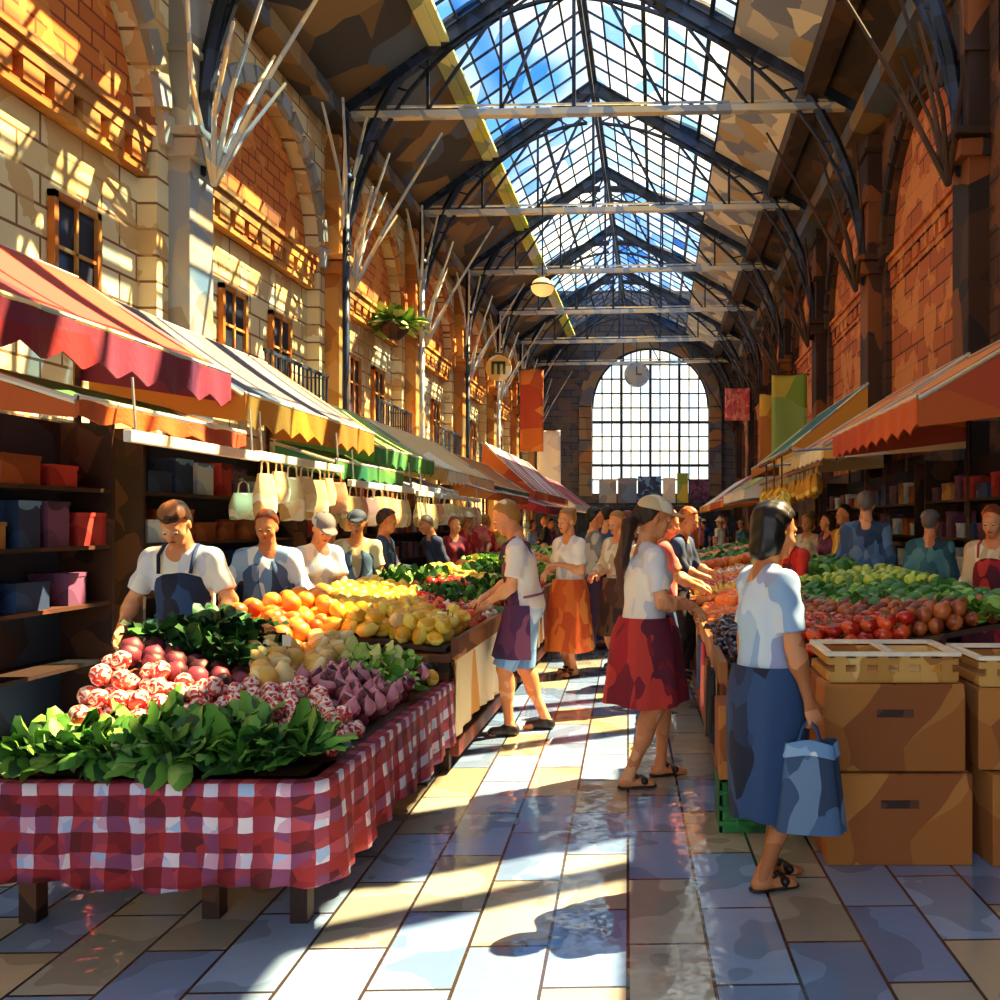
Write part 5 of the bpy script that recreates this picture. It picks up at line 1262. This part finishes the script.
ZL = [('lettuce', [(-400, 702), (230, 702), (300, 722), (352, 770), (345, 900), (-400, 900)]),
      ('spinach', [(-400, 560), (235, 600), (262, 640), (262, 662), (-400, 645)]),
      ('beetroot', [(-400, 640), (250, 655), (245, 680), (200, 690), (-400, 690)]),
      ('orange', [(225, 580), (330, 580), (330, 640), (290, 655), (250, 655)]),
      ('endive', [(345, 652), (385, 628), (438, 648), (440, 672), (400, 694), (352, 680)]),
      ('pear', [(250, 650), (300, 650), (400, 630), (350, 672), (270, 700), (240, 680)]),
      ('red_onion', [(345, 675), (440, 690), (420, 760), (370, 745), (300, 690)]),
      ('radish', [(-400, 680), (260, 680), (310, 690), (380, 750), (345, 790), (225, 705), (-400, 705)]),
      ('lemon', [(300, 560), (372, 560), (452, 640), (430, 690), (380, 630), (300, 655)]),
      ('red_pepper', [(360, 540), (410, 570), (445, 610), (438, 634), (380, 600)]),
      ('yellow_apple', [(420, 632), (448, 625), (480, 650), (432, 700), (418, 660)]),
      ('romaine', [(400, 500), (470, 540), (510, 600), (480, 606), (440, 606), (400, 575)])]
def zoneL(px, py, x, y, lay):
    if y < 3.86: return 'lettuce'
    if px < 250:
        if y < 4.17: return 'radish'
        if y < 4.42: return 'beetroot'
        return 'spinach' if y < 5.3 else 'orange'
    if y < 4.2: return 'radish'
    for k, p in ZL:
        if k != 'lettuce' and inp(px, py, p): return k
    if y < 5.1: return 'radish' if x > -2.3 or y < 4.6 else 'spinach'
    if y < 5.75: return 'red_onion'
    if y < 6.6: return 'lemon' if px > 330 else 'orange'
    if y < 8.2: return 'white_bulb' if (int(x*4)+int(y*2)) % 2 else 'tomato'
    return None
fill(zoneL, sL, -2.56, -1.33, 3.52, 5.64, {
    'lettuce': ('dark green leafy bunch heaped along the front edge of the near left table', 'leafy vegetable', 'leafy bunches at the front edge of the near left table', .85, 1),
    'radish': ('red and white radish in the band behind the leafy bunches', 'radish', 'radishes on the near left table', 1.08, 2),
    'beetroot': ('dark purple beetroot below the leafy greens of the aproned vendor', 'beetroot', 'beetroots on the near left table', 1.0, 1),
    'spinach': ('dark green bunch in the heap in front of the vendor in navy apron', 'leafy vegetable', 'green bunches before the vendor in navy apron', 1.05, 1),
    'orange': ('orange near the denim shirted vendor on the near table', 'orange', 'oranges at the back of the near left table', 1.1, 2),
    'pear': ('pale yellow pear in the heap between radishes and lemons', 'pear', 'pears on the near left table', 1.05, 2),
    'red_onion': ('dark red onion near the aisle rim of the near left table', 'onion', 'red onions on the near left table', 1.0, 2),
    'lemon': ('lemon at the back of the near left table', 'lemon', 'lemons on the near left table', 1.1, 1),
    'endive': ('pale green lettuce on the near left table', 'lettuce', 'pale lettuces on the near left table', 1.0, 1),
    'white_bulb': ('white onion on the near left table', 'onion', 'white onions near', 1, 1)})
fill(zoneL, sL, -2.58, -1.31, 5.74, 8.08, {
    'orange': ('ripe orange in the heap in front of the vendor in denim shirt', 'orange', 'oranges before the vendor in denim shirt', 1.15, 2),
    'lemon': ('yellow lemon in the broad heap below the grey capped vendor', 'lemon', 'lemons below the grey capped vendor', 1.2, 2),
    'pear': ('pale pear on the wood rimmed table', 'pear', 'pears on the wood rimmed table', 1.1, 2),
    'endive': ('pale green lettuce between the lemons and the table rim', 'lettuce', 'pale lettuces on the wood rimmed table', 1.1, 1),
    'red_pepper': ('red pepper in the heap behind the lemons', 'pepper', 'red peppers behind the lemons', 1.05, 2),
    'yellow_apple': ('yellow apple near the wooden rim beside the man in white tee', 'apple', 'yellow apples by the wooden rim', 1.05, 2),
    'romaine': ('green lettuce in front of the man in navy jacket', 'lettuce', 'green lettuces before the navy jacket', 1.1, 1),
    'red_onion': ('dark red onion on the wood rimmed table', 'onion', 'red onions on the wood rimmed table', 1.0, 1),
    'white_bulb': ('white onion in the mixed heap below the reaching hands', 'onion', 'white onions below the reaching hands', 1, 2),
    'tomato': ('tomato in the mixed heap below the reaching hands', 'tomato', 'tomatoes below the reaching hands', 1, 2)})
def zoneL2(px, py, x, y, lay):
    k = int((y-8.4)/.7); c = int((x+2.6)/.45)
    return ['romaine', 'white_bulb', 'tomato', 'lime', 'romaine', 'red_pepper', 'lemon', 'endive'][(k*3+c*2+(k*c) % 2) % 8]
g = lambda n: ('%s on the striped table behind the man' % n)
fill(zoneL2, sL, -2.58, -1.31, 8.4, 11.05, {'romaine': (g('green lettuce'), 'lettuce', g('green lettuces'), 1.2, 1), 'white_bulb': (g('white onion'), 'onion', g('white onions'), 1.25, 1), 'tomato': (g('red tomato'), 'tomato', g('red tomatoes'), 1.25, 2),
    'lime': (g('lime'), 'lime', g('limes'), 1.25, 1), 'red_pepper': (g('red pepper'), 'pepper', g('red peppers'), 1.25, 1), 'lemon': (g('lemon'), 'lemon', g('lemons'), 1.3, 2), 'endive': (g('pale lettuce'), 'lettuce', g('pale lettuces'), 1.2, 1)})
def zoneL3(px, py, x, y, lay): return ['cabbage', 'melon', 'red_pepper#b', 'orange', 'endive'][(int(y*1.1)+int((x+3)*2)) % 5]
for ya, yb, wh in ((11.45, 14.75, 'fourth left table'), (15.25, 20.4, 'farthest left table')):
    fill(zoneL3, sL, -2.58, -1.31, ya, yb, {'cabbage': ('green cabbage on the '+wh, 'cabbage', 'cabbages on the '+wh, 1.25, 1), 'melon': ('green melon on the '+wh, 'melon', 'melons on the '+wh, 1.2, 1), 'orange': ('orange on the '+wh, 'orange', 'oranges on the '+wh, 1.8, 1), 'endive': ('pale lettuce on the '+wh, 'lettuce', 'pale lettuces on the '+wh, 1.4, 1)})
# right stall
ZR = [('eggplant', [(712, 628), (762, 628), (768, 700), (712, 700)]), ('lime', [(768, 560), (1100, 560), (1100, 592), (768, 592)]), ('tomato', [(690, 640), (716, 640), (716, 690), (690, 690)]),
      ('cabbage', [(790, 585), (1100, 585), (1100, 612), (810, 612)]), ('tomato', [(762, 628), (1100, 630), (1100, 720), (762, 720)]), ('plum', [(762, 606), (1100, 606), (1100, 640), (762, 640)]),
      ('carrot', [(690, 612), (762, 612), (762, 650), (690, 640)]), ('orange', [(680, 590), (762, 590), (762, 616), (680, 616)]), ('white_bulb', [(680, 560), (768, 560), (768, 578), (680, 578)]), ('lemon', [(680, 576), (768, 576), (768, 594), (680, 594)])]
def zoneR(px, py, x, y, lay):
    for k, p in ZR:
        if inp(px, py, p): return k
    return 'tomato' if y < 7 else 'orange'
g = lambda n: ('%s on the right stall' % n)
fill(zoneR, sR, .43, 2.12, 5.08, 8.42, {'eggplant': ('black purple eggplant at the near corner of the right stall', 'eggplant', g('eggplants'), 1.0, 2), 'tomato': ('red tomato beside the white rimmed tray on the near right stall', 'tomato', g('tomatoes'), 1.05, 2),
    'plum': ('red brown plum behind the tomatoes on the near right stall', 'plum', g('plums'), 1.1, 2), 'carrot': ('orange carrot by the cap woman on the near right stall', 'carrot', g('carrots'), 1.3, 2), 'orange': ('orange on the near right stall', 'orange', g('oranges'), 1.05, 2),
    'lime': ('yellow green lime at the back of the near right stall', 'lime', g('limes'), 1.2, 2), 'cabbage': ('green cabbage right of the dark haired woman', 'cabbage', g('cabbages'), 1.0, 1), 'lemon': ('lemon on the near right stall', 'lemon', g('lemons'), 1.1, 1), 'white_bulb': ('white onion on the near right stall', 'onion', g('white onions'), 1.1, 1)})
def zoneR2(px, py, x, y, lay):
    if x > 1.35: return 'lime' if y > 10.4 else 'cabbage'
    return ['white_bulb', 'carrot', 'lemon', 'tomato', 'orange'][int(y*1.3) % 5]
g = lambda n: ('%s on the second right stall table' % n)
fill(zoneR2, sR, .43, 2.12, 9.08, 12.97, {'white_bulb': (g('white onion'), 'onion', g('white onions'), 1.4, 1), 'carrot': (g('orange carrot'), 'carrot', g('carrots'), 2.0, 1), 'lemon': (g('yellow lemon'), 'lemon', g('lemons'), 1.5, 1), 'tomato': (g('red tomato'), 'tomato', g('tomatoes'), 1.45, 1),
    'orange': (g('orange'), 'orange', g('oranges'), 1.4, 1), 'lime': (g('lime'), 'lime', g('limes'), 1.7, 1), 'cabbage': (g('cabbage'), 'cabbage', g('cabbages'), 1.25, 1)})
fill(lambda px, py, x, y, l: ['melon', 'orange', 'cabbage'][int(y) % 3], sR, .43, 2.12, 13.45, 19.4, {'melon': ('melon on the farthest right table', 'melon', 'melons on the farthest right table', 1.3, 1), 'orange': ('orange on the farthest right table', 'orange', 'oranges on the farthest right table', 2, 1), 'cabbage': ('cabbage on the farthest right table', 'cabbage', 'cabbages on the farthest right table', 1.4, 1)})
# bunch of bananas hanging at the right stall
def bananas(x, y, z, lb):
    t = thing('banana_bunch', lb, 'bananas', (x, y, z)); q = random.Random(4)
    MB().tube([(0, 0, .1), (0, 0, .5)], .012, 5).build('string', M_dkwood, t)
    for k in range(13):
        a = k*2.4; zz = -.045*(k//2)+.05; d = Vector((math.cos(a), math.sin(a), 0))
        MB().tube([Vector((0, 0, zz+.05))+d*.02, Vector((0, 0, zz))+d*.07, Vector((0, 0, zz-.07))+d*.10, Vector((0, 0, zz-.14))+d*.085], [.012, .026, .024, .006], 6).build('banana', P_le, t, True)
for i, (x, y, lb) in enumerate(((1.55, 11.0, 'nearest banana bunch hanging under the right awning'), (1.55, 11.7, 'middle banana bunch hanging under the right awning'), (1.55, 12.5, 'farthest banana bunch hanging under the right awning'))): bananas(x, y, 1.92, lb)
t = thing('rail_board', 'pole carrying the banana bunches under the right awning', 'rail', (1.55, 11.8, 2.42)); MB().tube([(0, -1.5, 0), (0, 1.5, 0)], .025, 6).build('board', M_wood, t)
m_ = MB()
for yy in (-1.4, 1.4): m_.tube([(0, yy, 0), (.5, yy, .03)], .014, 5)
m_.build('hanger', M_steel, t)
# price card
t = thing('price_card', 'small white card on a stick among the pears', 'price card', (-1.93, 4.72, sL(-1.93, 4.72)+.05)); MB().tube([(0, 0, 0), (0, 0, .16)], .004, 5).build('stick', M_wood, t); MB().box((0, -.004, .16), (.045, .004, .06)).build('card', M_white, t)
print('COUNTS', sum(COUNT.values()), {k: v for k, v in COUNT.items() if v > 120})
